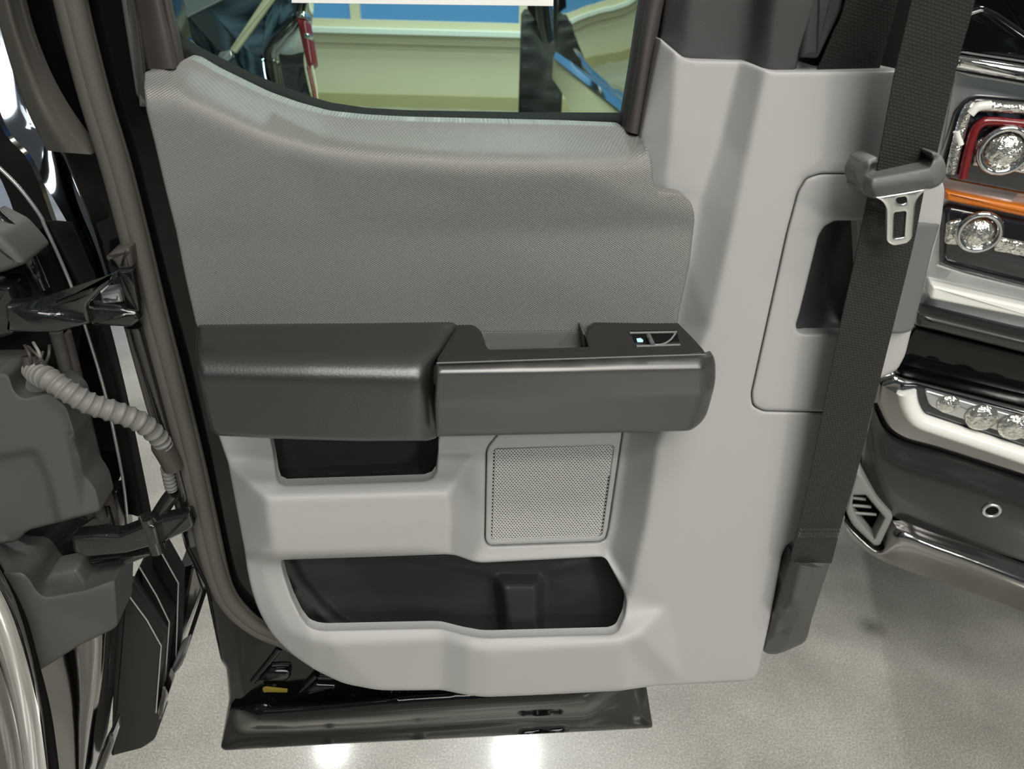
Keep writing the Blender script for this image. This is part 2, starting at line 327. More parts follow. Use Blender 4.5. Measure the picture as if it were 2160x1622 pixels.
def slab(name, fr, pts, w, depth, m, parent, r=0.003, fill=6, label=None, segs=3):
    """a plate with real thickness and rolled edges; w may be a number or a function of (px, py)"""
    q = rnd(pts, fill) if fill else [p[:2] for p in pts]; q = dens(q, 40); n = len(q)
    wf = (lambda x, y: w) if not callable(w) else w
    P = [fr.p(x, y, wf(x, y)) for x, y in q]; U = np.array([(p.x, p.z) for p in P]); Y = np.array([p.y for p in P])
    verts, rows = [], []
    for k in range(segs + 1):
        a = math.pi / 2 * k / segs; o = np.array(offset([tuple(u) for u in U], -r * (1 - math.sin(a)) if k < segs else 0)); yy = Y + r * (1 - math.cos(a))
        rows.append(range(len(verts), len(verts) + n)); verts += [(o[i][0], yy[i], o[i][1]) for i in range(n)]
    rows.append(range(len(verts), len(verts) + n)); verts += [(U[i][0], Y[i] + depth, U[i][1]) for i in range(n)]
    faces = [tuple(rows[0]), tuple(reversed(rows[-1]))]
    for a, b in zip(rows, rows[1:]):
        faces += [(a[i], a[(i + 1) % n], b[(i + 1) % n], b[i]) for i in range(n)]
    me = link(name, verts, faces, m, parent, sharp=40, label=label)
    bm = bmesh.new(); bm.from_mesh(me.data); bmesh.ops.triangulate(bm, faces=[f for f in bm.faces if len(f.verts) > 4]); bm.to_mesh(me.data); bm.free()
    return me
def loft(name, fr, rows, m, parent, n=6, thick=0.004, label=None, across=4):
    """a skin through rows of (px, py, w) points, with thickness"""
    R = [spl(r, across) if len(r) > 2 else dens2(r, across) for r in rows]
    cols = list(zip(*R)); C = [spl(c, n) for c in cols]; R = list(zip(*C)); nr, nc = len(R), len(R[0])
    fr_v = [fr.p(*p) for r in R for p in r]; bk = [Vector((p.x, p.y + thick, p.z)) for p in fr_v]; N = nr * nc
    faces = []
    for i in range(nr - 1):
        for j in range(nc - 1):
            a = i * nc + j; faces += [(a, a + 1, a + nc + 1, a + nc), (N + a, N + a + nc, N + a + nc + 1, N + a + 1)]
    rim = [j for j in range(nc)] + [i * nc + nc - 1 for i in range(1, nr)] + [(nr - 1) * nc + j for j in range(nc - 2, -1, -1)] + [i * nc for i in range(nr - 2, 0, -1)]
    for a, b in zip(rim, rim[1:] + rim[:1]): faces.append((a, N + a, N + b, b))
    return link(name, [tuple(v) for v in fr_v + bk], faces, m, parent, sharp=50, label=label)
def dens2(r, k): return [tuple(np.array(r[0], float) + (np.array(r[1], float) - np.array(r[0], float)) * t / k) for t in range(k + 1)]
def tube(name, pts, rad, m, parent, seg=10, radf=None, label=None, flat=None):
    P = [Vector(p) for p in pts]; verts, faces = [], []; up = Vector((0, 1, 0)); n = len(P)
    for i, p in enumerate(P):
        t = (P[min(i + 1, n - 1)] - P[max(i - 1, 0)]).normalized(); a = t.cross(up)
        if a.length < 1e-4: a = t.cross(Vector((1, 0, 0)))
        a.normalize(); b = a.cross(t).normalized(); r = radf(i / (n - 1)) if radf else rad
        for k in range(seg):
            an = 2 * math.pi * k / seg; verts.append(p + a * math.cos(an) * r + b * math.sin(an) * r * (flat or 1))
    for i in range(n - 1):
        for k in range(seg): faces.append((i * seg + k, i * seg + (k + 1) % seg, (i + 1) * seg + (k + 1) % seg, (i + 1) * seg + k))
    faces += [tuple(range(seg)), tuple(range((n - 1) * seg, n * seg))]
    return link(name, verts, faces, m, parent, sharp=60, label=label)
def ptube(name, fr, pts, rad, m, parent, n=6, **k): return tube(name, [fr.p(*p) for p in (spl(pts, n) if len(pts) > 2 else pts)], rad, m, parent, **k)
def ball(name, fr, c, w, rx, m, parent, squash=0.5, seg=24, rings=10):
    p = fr.p(c[0], c[1], w); verts, faces = [], []
    for i in range(rings + 1):
        a = math.pi / 2 * i / rings
        for k in range(seg):
            t = 2 * math.pi * k / seg; verts.append((p.x + rx * math.cos(a) * math.cos(t), p.y - rx * squash * math.sin(a), p.z + rx * math.cos(a) * math.sin(t)))
    for i in range(rings):
        for k in range(seg): faces.append((i * seg + k, i * seg + (k + 1) % seg, (i + 1) * seg + (k + 1) % seg, (i + 1) * seg + k))
    faces.append(tuple(range(seg))); return link(name, verts, faces, m, parent, sharp=60)
def ring(name, fr, c, w, R, r, m, parent, seg=28, sx=1.0, sz=1.0):
    p = fr.p(c[0], c[1], w); verts, faces = [], []
    for i in range(seg):
        a = 2 * math.pi * i / seg
        for k in range(8):
            t = 2 * math.pi * k / 8; q = R + r * math.cos(t); verts.append((p.x + q * math.cos(a) * sx, p.y + r * math.sin(t), p.z + q * math.sin(a) * sz))
    for i in range(seg):
        for k in range(8): faces.append((i * 8 + k, i * 8 + (k + 1) % 8, ((i + 1) % seg) * 8 + (k + 1) % 8, ((i + 1) % seg) * 8 + k))
    return link(name, verts, faces, m, parent)
def box(name, lo, hi, m, parent=None, label=None):
    x0, y0, z0 = lo; x1, y1, z1 = hi
    v = [(x0, y0, z0), (x1, y0, z0), (x1, y1, z0), (x0, y1, z0), (x0, y0, z1), (x1, y0, z1), (x1, y1, z1), (x0, y1, z1)]
    return link(name, v, [(0, 1, 2, 3), (4, 5, 6, 7), (0, 1, 5, 4), (1, 2, 6, 5), (2, 3, 7, 6), (3, 0, 4, 7)], m, parent, smooth=False, label=label)
# ================================================================== the setting
struct(link('floor', [(-9, -6, 0), (9, -6, 0), (9, 8.2, 0), (-9, 8.2, 0)], [(0, 1, 2, 3)], 'floor', smooth=False))
WY = 8.0
struct(box('wall_back', (-7, WY, 0), (7, WY + 0.2, 0.70), 'cream'))
struct(box('baseboard_back', (-7, WY - 0.03, 0), (7, WY - 0.001, 0.12), 'basetrim'))
struct(box('trim_1', (-7, WY - 0.06, 0.60), (7, WY - 0.001, 0.69), 'creamtrim'))
struct(box('trim_2', (-7, WY - 0.13, 0.691), (7, WY + 0.2, 0.735), 'sill'))
wf = struct(box('trim_3', (-7, WY - 0.02, 0.736), (7, WY + 0.2, 0.80), 'creamtrim'))
xs = [-7, -5.0, -3.3, -1.62, 0.02 - 0.0, 1.7, 3.4, 5.1, 7]
# ================================================================== the open door
DOOR_LOC, DOOR_RZ = (0.0, 0.64, 0.0), math.radians(5.8)
D = Frame(DOOR_LOC, DOOR_RZ)
door = empty('truck_door', 'open truck door seen from inside, grey trim panel with dark armrest and window', 'truck door', DOOR_LOC, DOOR_RZ)
TOP = -420
win_bottom_dark = [(347, -2), (370, 83), (378, 112), (414, 126), (455, 150), (559, 200), (620, 223), (689, 241), (770, 250), (860, 254), (1000, 257), (1180, 261), (1312, 265)]
glass_bottom = [(375, 86), (420, 112), (466, 135), (525, 164), (585, 189), (640, 210), (689, 225), (770, 237), (860, 242), (1090, 246), (1318, 247)]
# --- painted inner shell with the window hole
shell_out = [(-60, TOP), (1480, TOP), (1470, -200), (1410, 0), (1500, 300), (1480, 700), (1420, 1100), (1362, 1445), (1377, 1533), (1370, 1536), (1000, 1555), (700, 1570), (474, 1583), (465, 1577), (483, 1474), (477, 1409), (465, 1393), (433, 1237), (392, 1160), (330, 930), (263, 698), (195, 480), (133, 326), (75, 160), (22, 0)]
win_hole = [(300, TOP + 90), (1456, TOP + 90), (1372, 60), (1340, 276), (1180, 272), (860, 266), (689, 252), (559, 212), (455, 163), (400, 134), (368, 98), (345, -8), (318, -140)]
B0 = -0.035
shell_lines = [
 [(-80, TOP - 10, B0 - .01), (22, 0, B0 - .012), (133, 326, B0 - .012), (263, 698, B0 - .012), (388, 1156, B0 - .012), (433, 1237, B0 - .01), (465, 1393, B0 - .006), (483, 1474, B0 - .008), (462, 1580, B0 - .01)],
 [(150, TOP, B0), (200, 0, B0), (255, 215, B0 + .002), (330, 520, B0 + .002), (400, 760, B0 + .002), (440, 940, B0 + .002), (470, 1100, B0 + .002), (490, 1200, B0 + .002), (505, 1400, B0 + .002), (523, 1486, B0 - .002)],
 [(520, 1590, B0 - .01), (1000, 1560, B0 - .01), (1380, 1540, B0 - .01)], [(540, 1500, B0 - .004), (1000, 1470, B0 - .004), (1380, 1450, B0 - .004)],
 [(700, 700, B0), (1100, 700, B0)], [(700, 1200, B0), (1200, 1200, B0)], [(1480, 0, B0), (1500, 700, B0)], [(300, TOP, B0), (1500, TOP, B0)]]
relief('door_shell', D, rnd(shell_out, 6, 2), shell_lines, 'paint', door, holes=[win_hole], step=8, sigma=3.5, edge=6, edge_r=.006, back=-0.13, hole_drop=0.05, label='gloss black painted inner door shell')
fl_lines = [
 [(500, 1486, B0 - .002), (592, 1479, B0 - .002), (688, 1473, B0 - .002), (796, 1463, B0 - .002), (903, 1455, B0 - .002), (1200, 1438, B0 - .002), (1365, 1430, B0 - .002)],
 [(505, 1494, B0 + .010), (560, 1490, B0 + .016), (690, 1481, B0 + .018), (796, 1471, B0 + .018), (903, 1464, B0 + .018), (1200, 1448, B0 + .018), (1290, 1446, B0 + .014)],
 [(540, 1512, B0 + .022), (690, 1500, B0 + .024), (1000, 1480, B0 + .024), (1240, 1470, B0 + .022)],
 [(545, 1524, B0 + .024), (613, 1526, B0 + .025), (769, 1518, B0 + .025), (1000, 1501, B0 + .025), (1173, 1488, B0 + .025), (1240, 1486, B0 + .02)],
 [(500, 1540, B0 + .002), (613, 1540, B0 + .004), (769, 1532, B0 + .004), (1000, 1516, B0 + .004), (1240, 1506, B0 + .004), (1310, 1496, B0 + .002)],
 [(505, 1556, B0 + .004), (613, 1556, B0 + .008), (769, 1548, B0 + .008), (1000, 1534, B0 + .008), (1340, 1518, B0 + .004)],
 [(474, 1584, B0 + .008), (1000, 1558, B0 + .008), (1378, 1536, B0 + .008)],
 [(1290, 1470, B0 + .004), (1300, 1500, B0 + .002)], [(1340, 1440, B0 - .002), (1356, 1520, B0 + .002)], [(1366, 1436, B0 + .006), (1380, 1530, B0 + .008)], [(495, 1500, B0 + .002), (480, 1560, B0 + .004)]]
relief('lower_flange', D, rnd([(514, 1487), (629, 1478), (796, 1464), (903, 1456), (1200, 1440), (1361, 1432), (1377, 1533, 4), (1370, 1536), (1000, 1555), (700, 1570), (474, 1583, 4), (465, 1577), (484, 1492)], 6, 3), fl_lines, 'paint', door, step=5, sigma=6, edge=4, edge_r=.002, back=-.05, label='gloss black folded lower flange')
for pts_ in ([(534, 1436), (560, 1404), (590, 1366)], [(630, 1464), (648, 1444), (668, 1422)]): ptube('pressed_rib', D, [(x, y, B0 - .001) for x, y in pts_], .0045, 'paint', door, n=4)
slab('pressed_pad', D, [(540, 1441), (564, 1416), (612, 1417), (614, 1430), (604, 1440)], B0 + .007, .01, 'paint', door, r=.006, fill=7)
slab('pressed_pad', D, [(636, 1466), (662, 1445), (710, 1447), (708, 1461)], B0 + .007, .01, 'paint', door, r=.005, fill=6)
slab('paint_mark', D, [(553, 1452), (560, 1450), (607, 1455), (606, 1461), (565, 1460), (556, 1461)], B0 + .004, .002, 'yellow', door, r=.0003, fill=3, label='yellow inspection mark on the black shell')
# --- weatherstrip
seal = [(149, -60), (152, 0), (198, 193), (245, 348), (287, 510), (322, 655), (360, 800), (400, 960), (428, 1085), (447, 1170), (470, 1243), (500, 1288), (545, 1325), (600, 1350), (640, 1375)]
pts = [(x - (x < 160) * 2, y, B0 + .013) for x, y in [(60, TOP)] + seal]
sp = spl(pts, 10)
for k, (off, rad) in enumerate(((-12, .0085), (5, .0088), (18, .006))):
    q = [(x + off * (1 if y < 1150 else max(.35, 1 - (y - 1150) / 260)), y + (0 if y < 1150 else -off * min(.55, (y - 1150) / 260)), w - (.004 if k == 2 else 0)) for x, y, w in sp]
    if k == 0: ws = tube('weatherstrip', [D.p(*p) for p in q], rad, 'rubber', door, seg=12, radf=lambda t, rad=rad: rad * (1 - .35 * max(0, t - .75) / .25))
    else: tube('seal_lip', [D.p(*p) for p in q], rad, 'rubber', ws, seg=12, radf=lambda t, rad=rad: rad * (1 - .35 * max(0, t - .75) / .25))
# --- window: glass, dark channel, taupe frames
gl = [(250, TOP + 60)] + [(347, -4)] + [(x, y + 8) for x, y in glass_bottom] + [(1340, 200), (1470, TOP + 60)]
slab('window_glass', D, gl, -0.066, 0.0045, 'glass', door, r=.0006, fill=0, label='green tinted clear window glass')
chan = glass_bottom + [(x, y) for x, y in reversed([(x, y + 6) for x, y in win_bottom_dark[2:]])]
def strip(top, bot, n=40):
    T = np.array(top, float); Bm = np.array(bot, float)
    def rs(P): s = np.r_[0, np.cumsum(np.hypot(*np.diff(P, axis=0).T))]; t = np.linspace(0, s[-1], n); return np.stack([np.interp(t, s, P[:, 0]), np.interp(t, s, P[:, 1])], 1)
    return rs(T), rs(Bm)
a, b = strip(glass_bottom, [(378, 118)] + win_bottom_dark[3:])
loft('glass_seal', D, [[(*p, -.040) for p in a], [(*((p * .5 + q * .5)), -.030) for p, q in zip(a, b)], [(*(q + (0, 5)), -.026) for q in b]], 'rubberdark', door, n=4, across=1, thick=.02)
loft('window_frame', D, [[(180, TOP, -.02), (222, -260, -.02), (284, 0, -.02), (300, 90, -.018), (312, 146, -.016)], [(215, TOP, .008), (262, -260, .008), (318, 0, .008), (333, 85, .008), (345, 146, .006)], [(230, TOP, .006), (285, -260, .006), (339, 0, .006), (358, 80, .006), (372, 144, .004)], [(246, TOP, -.04), (296, -260, -.04), (346, 0, -.04), (362, 70, -.04), (377, 138, -.03)]], 'frame', door, n=6, thick=.02)
loft('window_frame', D, [[(1444, TOP, -.045), (1404, -200, -.045), (1359, 0, -.045), (1338, 130, -.045), (1315, 268, -.04)], [(1452, TOP, .0), (1412, -200, .0), (1366, 0, .0), (1345, 130, .0), (1322, 277, -.004)], [(1480, TOP, .006), (1440, -200, .006), (1394, 0, .006), (1368, 130, .006), (1345, 284, .0)], [(1492, TOP, -.03), (1452, -200, -.03), (1406, 0, -.03), (1382, 130, -.03), (1352, 288, -.03)]], 'frame', door, n=6, thick=.02)
slab('frame_gap_trim', D, [(252, -200), (292, -60), (305, 150), (306, 230), (284, 200), (262, 60), (236, -100)], -.024, .02, 'kick', door, r=.004, fill=4)
# --- upper pad
sill_edge = [(376, 112)] + [(391, 122), (411, 125)] + [(x, y + 1) for x, y in win_bottom_dark[4:]]
pad_out = [(305, 152, 5), (372, 142, 4), (379, 132, 4), (391, 123, 6)] + [(x, y, 12) for x, y in sill_edge[2:]] + [(1320, 277), (1349, 284), (1364, 309, 14), (1374, 336, 14), (1379, 389, 14), (1389, 404, 10), (1437, 408, 14), (1458, 425, 20), (1466, 456, 14), (1454, 560), (1434, 650), (1425, 705), (1000, 730), (430, 720), (413, 682), (391, 586), (372, 490), (349, 399), (326, 300), (309, 233), (304, 186)]
pad_lines = [
 [(380, 112, -.012), (455, 148, -.016), (559, 198, -.016), (689, 240, -.016), (860, 253, -.016), (1180, 260, -.016), (1325, 268, -.016)],
 [(296, 148, .004), (345, 148, .006), (376, 145, .004)],
 [(290, 196, .032), (385, 198, .032), (470, 232, .034), (560, 272, .036), (680, 306, .038), (800, 322, .04), (1000, 332, .04), (1200, 333, .04), (1376, 330, .036)],
 [(300, 228, .036), (400, 236, .037), (500, 276, .039), (600, 314, .041), (760, 346, .043), (1000, 358, .044), (1200, 356, .044), (1380, 352, .038)],
 [(340, 470, .036), (700, 470, .036), (1000, 440, .038), (1390, 440, .036), (1470, 450, .034)],
 [(345, 510, .034), (700, 515, .034), (1000, 492, .034), (1400, 476, .032), (1466, 480, .031)],
 [(405, 740, .028), (900, 740, .028), (1440, 740, .028)], [(1480, 600, .03)]]
relief('upper_pad', D, rnd(pad_out, 4, 3), pad_lines, 'pad', door, step=7, sigma=13, edge=5, edge_r=.0015, back=-0.03, label='grey diagonal-grained upper pad')
# --- light grey moulded trim panel
pocket = [(592, 1181), (940, 1169), (962, 1171), (1000, 1185), (1018, 1187), (1270, 1174), (1279, 1180), (1317, 1250), (1321, 1272), (1317, 1298), (1303, 1330), (1288, 1337), (1033, 1344), (1012, 1343), (975, 1336), (932, 1325), (912, 1324), (687, 1329), (668, 1327), (650, 1320), (634, 1299), (616, 1262), (601, 1219)]
cubby = [(571, 905), (571, 925), (578, 960), (584, 1002), (589, 1017), (602, 1023), (895, 1013), (911, 1007), (920, 994), (924, 955), (925, 905)]
spk = [(1060, 903), (1046, 921), (1030, 941), (1026, 953), (1023, 1136), (1027, 1147), (1036, 1151), (1263, 1143), (1277, 1136), (1283, 1113), (1314, 903)]
hb = [(1800, 367), (1730, 367), (1700, 377), (1683, 405), (1660, 490), (1585, 830), (1588, 855), (1610, 866), (1745, 869), (1790, 866), (1822, 812)]
trim_out = [(1392, 80, 5), (1447, 127, 20), (1575, 129, 20), (1625, 151, 20), (1895, 149), (1938, 158), (1950, 365), (1945, 480), (1900, 700), (1822, 845), (1730, 1075), (1692, 1135), (1662, 1147, 8), (1650, 1168, 10), (1627, 1293), (1608, 1378), (1602, 1412), (1593, 1432, 10), (1573, 1437), (1385, 1446), (1307, 1457), (1153, 1465), (1030, 1470, 12), (1012, 1469), (975, 1464), (932, 1455, 12), (875, 1456), (800, 1456, 20), (725, 1442, 20), (662, 1412, 20), (612, 1377, 20), (575, 1340, 20), (547, 1292, 20), (532, 1250, 20), (521, 1202, 20), (517, 1167), (481, 976), (461, 919), (457, 890), (1300, 880), (1370, 760), (1420, 600), (1420, 440), (1366, 410), (1350, 340), (1350, 286)]
trim_lines = [
 [(1385, 60, .004), (1345, 290, .004), (1350, 400, .004)],
 [(1430, 100, .028), (1418, 280, .026), (1405, 395, .022), (1420, 430, .018)],
 [(1560, 120, .020), (1520, 290, .019), (1480, 410, .018), (1454, 560, .016), (1425, 690, .012), (1378, 800, .004), (1325, 905, .0), (1316, 997, .0), (1301, 1100, .0), (1285, 1152, .0), (1281, 1170, .0)],
 [(1618, 140, .045), (1575, 342, .045), (1552, 455, .045), (1529, 560, .045), (1498, 690, .045), (1443, 815, .045), (1388, 940, .045), (1378, 1010, .045), (1362, 1113, .045), (1344, 1191, .045), (1331, 1250, .043)],
 [(1960, 130, .045), (1955, 480, .045), (1900, 720, .045), (1720, 1140, .045), (1660, 1150, .045), (1620, 1380, .045), (1608, 1450, .045), (1500, 1446, .045)],
 [(1460, 1000, .045), (1450, 1200, .045), (1440, 1430, .045)], [(1322, 1258, .036)],
 # pocket front crease
 [(1404, 1282, .045), (1350, 1338, .073), (1312, 1353, .077), (1030, 1372, .080), (990, 1364, .076), (935, 1347, .060), (700, 1357, .060), (655, 1350, .055), (610, 1330, .042), (572, 1262, .032), (548, 1180, .025)],
 [(1321, 1272, .044), (1317, 1298, .051), (1303, 1330, .063), (1288, 1337, .067), (1033, 1344, .070), (1012, 1343, .068), (975, 1336, .062), (932, 1325, .052), (912, 1324, .05), (687, 1329, .05), (668, 1327, .049), (650, 1320, .047), (634, 1299, .042), (616, 1262, .036), (601, 1219, .030), (592, 1186, .026)],
 [(1392, 1450, .045), (1322, 1460, .070), (1030, 1474, .074), (985, 1468, .070), (932, 1460, .055), (800, 1460, .052), (725, 1446, .046), (662, 1416, .036), (612, 1381, .028), (575, 1343, .024), (547, 1292, .022), (532, 1250, .020), (521, 1202, .018), (515, 1172, .016)],
 # shelf bezel
 [(512, 1164, .018), (540, 1172, .045), (582, 1177, .060), (950, 1165, .060), (975, 1163, .030), (1005, 1163, .008)],
 [(530, 1178, .022), (582, 1184, .026), (592, 1185, .026)],
 [(478, 974, .010), (561, 1050, .060), (947, 1039, .060), (998, 962, .008)],
 [(1008, 1060, .006), (1012, 1150, .006)], [(500, 1075, .016)],
 [(566, 1100, .061), (574, 1140, .061)], [(950, 1100, .061)],
 [(481, 962, .008), (568, 957, .006)], [(932, 952, .005), (994, 956, .004)],
 [(452, 900, .004), (560, 895, .004)], [(930, 890, .002), (1330, 880, .0)],
 [(570, 915, .005), (577, 960, .008), (583, 1002, .030), (589, 1018, .038), (602, 1024, .041), (895, 1014, .041), (911, 1008, .038), (921, 994, .030), (926, 955, .007), (927, 915, .004)],
 [(1016, 952, .001), (1014, 1140, .002), (1030, 1158, .003), (1265, 1150, .003), (1283, 1142, .001)],
 [(1000, 1187, .012), (1018, 1189, .012), (1270, 1176, .012)]]
relief('trim_panel', D, rnd(trim_out, 4, 3), trim_lines, 'light', door, holes=[rnd(pocket, 6, 2), cubby, rnd(offset(spk, 1.2), 4, 2), rnd(offset(hb, 1.2), 8, 3)], step=7, sigma=5.5, edge=6, edge_r=.004, hole_edge=6, hole_r=.0035, back=-0.03, hole_drop=0.010, label='light grey moulded plastic trim panel')
# --- map pocket
pk_out = offset(pocket, 16)
pk_lines = [[(560, 1150, .012), (590, 1181, .008), (640, 1270, .012), (720, 1345, .02)], [(604, 1172, .004), (638, 1227, .004), (676, 1272, .006), (708, 1302, .008), (760, 1332, .01)],
 [(618, 1172, -.012), (650, 1227, -.012), (688, 1272, -.012), (720, 1302, -.012), (775, 1332, -.010)], [(700, 1150, -.03), (1260, 1150, -.03)], [(800, 1260, -.022), (1010, 1260, -.022)], [(850, 1345, -.014), (1000, 1350, -.014)],
 [(1040, 1216, -.024), (1046, 1290, -.024), (1056, 1350, -.022)], [(1058, 1220, -.012), (1134, 1220, -.012)], [(1062, 1236, .012), (1078, 1350, .022)], [(1130, 1236, .012), (1130, 1350, .022)], [(1050, 1214, -.022), (1142, 1214, -.022)], [(1150, 1222, -.024), (1150, 1350, -.022)],
 [(1250, 1180, -.02), (1270, 1260, -.01), (1270, 1345, -.01)], [(1300, 1160, .0), (1340, 1270, .02), (1320, 1350, .02)]]
relief('map_pocket', D, pk_out, pk_lines, 'black', door, step=6, sigma=3.5, edge=3, edge_r=.001, back=-.034, label='black map pocket lining with raised bottle divider')
cb_out = [(555, 890), (555, 930), (568, 1010), (590, 1040), (900, 1030), (930, 1005), (942, 890)]
relief('storage_cubby', D, cb_out, [[(550, 880, -.002), (566, 1010, .004), (590, 1042, .012)], [(594, 880, -.030), (603, 1010, -.030)], [(620, 880, -.034), (620, 1005, -.032)], [(590, 1044, .012), (905, 1034, .012)], [(620, 1014, -.028), (890, 1006, -.028)], [(880, 880, -.034), (880, 1000, -.032)], [(945, 880, .0), (935, 1010, .004)]], 'black', door, step=6, sigma=3, edge=3, edge_r=.001, back=-.034, label='black recess under the armrest pad')
# --- speaker frame and grille
spf = offset(spk, -1.2)
gr = [(1041, 951), (1046, 946), (1289, 938), (1295, 943), (1292, 965), (1270, 1126), (1264, 1131), (1043, 1141), (1036, 1135)]
fr_ob = relief('speaker_frame', D, rnd(spf, 5, 3), .0015, 'light', door, holes=[gr], step=9, edge=5, edge_r=.002, hole_edge=4, hole_r=.0012, back=-.02, hole_drop=.004, label='raised light grey speaker surround')
def grille():
    o, ex, ey = np.array((1166., 1040.)), None, None
    TL, TR, BL, BR = (np.array(p, float) for p in ((1038, 946), (1298, 936), (1032, 1143), (1272, 1132)))
    nx, ny = 38, 53; vs, fs = [], []
    def at(i, j):
        u, v = i / nx, j / ny; return (TL * (1 - u) + TR * u) * (1 - v) + (BL * (1 - u) + BR * u) * v
    for j in range(ny + 1):
        for i in range(nx + 1):
            ci, cj = i + (.5 if j % 2 else 0), j; c = at(ci, cj)
            if not inside(gr, np.array([c]))[0] or dist_to(gr, np.array([c]))[0] < 1: continue
            hx = [(.5, -.333), (.5, .333), (0, .667), (-.5, .333), (-.5, -.333), (0, -.667)]; b0 = len(vs)
            for k, (a, b) in enumerate(hx): vs.append(D.p(*at(ci + a, cj + b), .0005))
            for k, (a, b) in enumerate(hx): vs.append(D.p(*at(ci + a * .48, cj + b * .40), -.0002))
            for k, (a, b) in enumerate(hx): vs.append(D.p(*at(ci + a * .48, cj + b * .40), -.0022))
            for k in range(6):
                l = (k + 1) % 6; fs += [(b0 + k, b0 + l, b0 + 6 + l, b0 + 6 + k), (b0 + 6 + k, b0 + 6 + l, b0 + 12 + l, b0 + 12 + k)]
    me = bpy.data.meshes.new('speaker_grille'); me.from_pydata([tuple(v) for v in vs], [], fs); me.materials.append(M['mesh'])
    bm = bmesh.new(); bm.from_mesh(me); bmesh.ops.remove_doubles(bm, verts=bm.verts, dist=1e-5); bmesh.ops.recalc_face_normals(bm, faces=bm.faces); bm.to_mesh(me); bm.free()
    g = bpy.data.objects.new('speaker_grille', me); COL.objects.link(g); g.parent = fr_ob; g['label'] = 'perforated grey speaker grille'
    slab('speaker_cone', D, [(1034, 938), (1298, 930), (1274, 1136), (1032, 1146)], -.006, .004, 'kick', fr_ob, r=.0005, fill=3)
grille()
# --- armrest pad (soft) and armrest bezel with pull cup
ar_out = [(419, 683, 8), (690, 679), (958, 676, 8), (973, 690, 6), (946, 728), (922, 762, 10), (915, 775), (913, 848), (916, 907, 6), (923, 923, 6), (902, 930, 6), (760, 931), (616, 927), (460, 919, 10), (446, 910, 8), (438, 876), (422, 807), (411, 745, 20), (413, 701)]
relief('armrest_pad', D, rnd(ar_out, 5, 3), [[(400, 672, .022), (700, 672, .022), (985, 668, .022)], [(395, 735, .078), (650, 742, .082), (900, 748, .084), (932, 742, .080)], [(395, 775, .095), (650, 782, .100), (893, 788, .101)], [(400, 800, .099), (650, 812, .103), (888, 818, .104)],
 [(430, 940, .085), (650, 942, .088), (888, 942, .088)], [(978, 690, .022), (950, 728, .060), (930, 766, .082), (921, 785, .088), (920, 850, .090), (926, 935, .074)]], 'soft', door, step=7, sigma=12, edge=9, edge_r=.010, back=-.0, label='charcoal soft armrest pad')
bz_out = [(966, 694), (974, 688, 3), (1003, 692, 12), (1014, 702, 6), (1020, 707), (1232, 704), (1240, 697), (1258, 684, 12), (1427, 681, 4), (1462, 716), (1489, 746, 3), (1200, 757), (922, 766, 3)]
cup_hole = [(1019, 690), (1019, 708), (1024, 730), (1030, 744), (1246, 738), (1240, 716), (1234, 703), (1232, 690)]
def zl(w_at, y0, w0, y1, w1): return None
topw = lambda y: .030 + (y - 684) / (762 - 684) * .070
bz_lines = [[(900, 676, .023), (1500, 676, .023)], [(900, 770, .106), (1520, 750, .100)], [(1440, 676, .024), (1500, 752, .1)], [(1000, 690, topw(690)), (1005, 746, topw(750))], [(1260, 684, topw(690)), (1262, 745, topw(752))]]
# top plate: two shoulders and the rail in front of the cup
bz_full = [(966, 694), (974, 688, 3), (1003, 692, 12), (1017, 708, 6), (1024, 734, 6), (1032, 745, 5), (1244, 739, 4), (1236, 712), (1241, 695, 5), (1258, 684, 12), (1427, 681, 4), (1462, 716), (1489, 746, 3), (1200, 757), (922, 766, 3)]
bz = relief('armrest_bezel', D, rnd(bz_full, 3, 3), bz_lines, 'bezel', door, step=6, sigma=2, edge=3, edge_r=.0015, drop=.006, label='black matte top plate of the armrest with pull cup')
relief('pull_cup', D, [(1008, 700), (1240, 697), (1256, 745), (1022, 752)], [[(1000, 694, .030), (1245, 690, .030)], [(1018, 709, .032), (1236, 706, .032)], [(1026, 742, .036), (1246, 738, .036)], [(1010, 756, .09), (1260, 750, .09)]], 'kick', bz, step=6, sigma=1.5, edge=2, edge_r=.0005, drop=.004, label='deep charcoal pull cup')
slab('cup_end', D, [(1229, 702), (1236, 706), (1247, 738), (1231, 739)], .052, .03, 'kick', bz, r=.001, fill=2)
ft_out = [(921, 771, 5), (1200, 763), (1494, 750, 4), (1503, 746, 4), (1509, 762, 8), (1510, 805, 20), (1490, 878, 20), (1473, 898, 12), (1454, 909, 8), (1200, 915), (920, 921, 4), (917, 850)]
front = relief('armrest_front', D, rnd(ft_out, 5, 3), [[(905, 768, .106), (1480, 748, .102), (1520, 744, .092)], [(905, 786, .114), (1200, 782, .114), (1485, 776, .112)], [(905, 850, .113), (1485, 830, .110)], [(905, 930, .094), (1450, 918, .094)], [(1515, 760, .092), (1520, 810, .088), (1485, 900, .080)], [(1488, 770, .108), (1488, 800, .107), (1478, 860, .100)]], 'satin', door, step=6, sigma=4, edge=5, edge_r=.004, drop=.006, label='satin dark metallic armrest front')
slab('armrest_core', D, [(985, 800), (1480, 790), (1470, 880), (1450, 900), (985, 908)], .088, .075, 'bezel', door, r=.004, fill=6)
ptube('edge_bead', D, [(921, 766, .106), (1200, 757, .105), (1488, 747.5, .102)], .0007, 'handle', front, n=8)
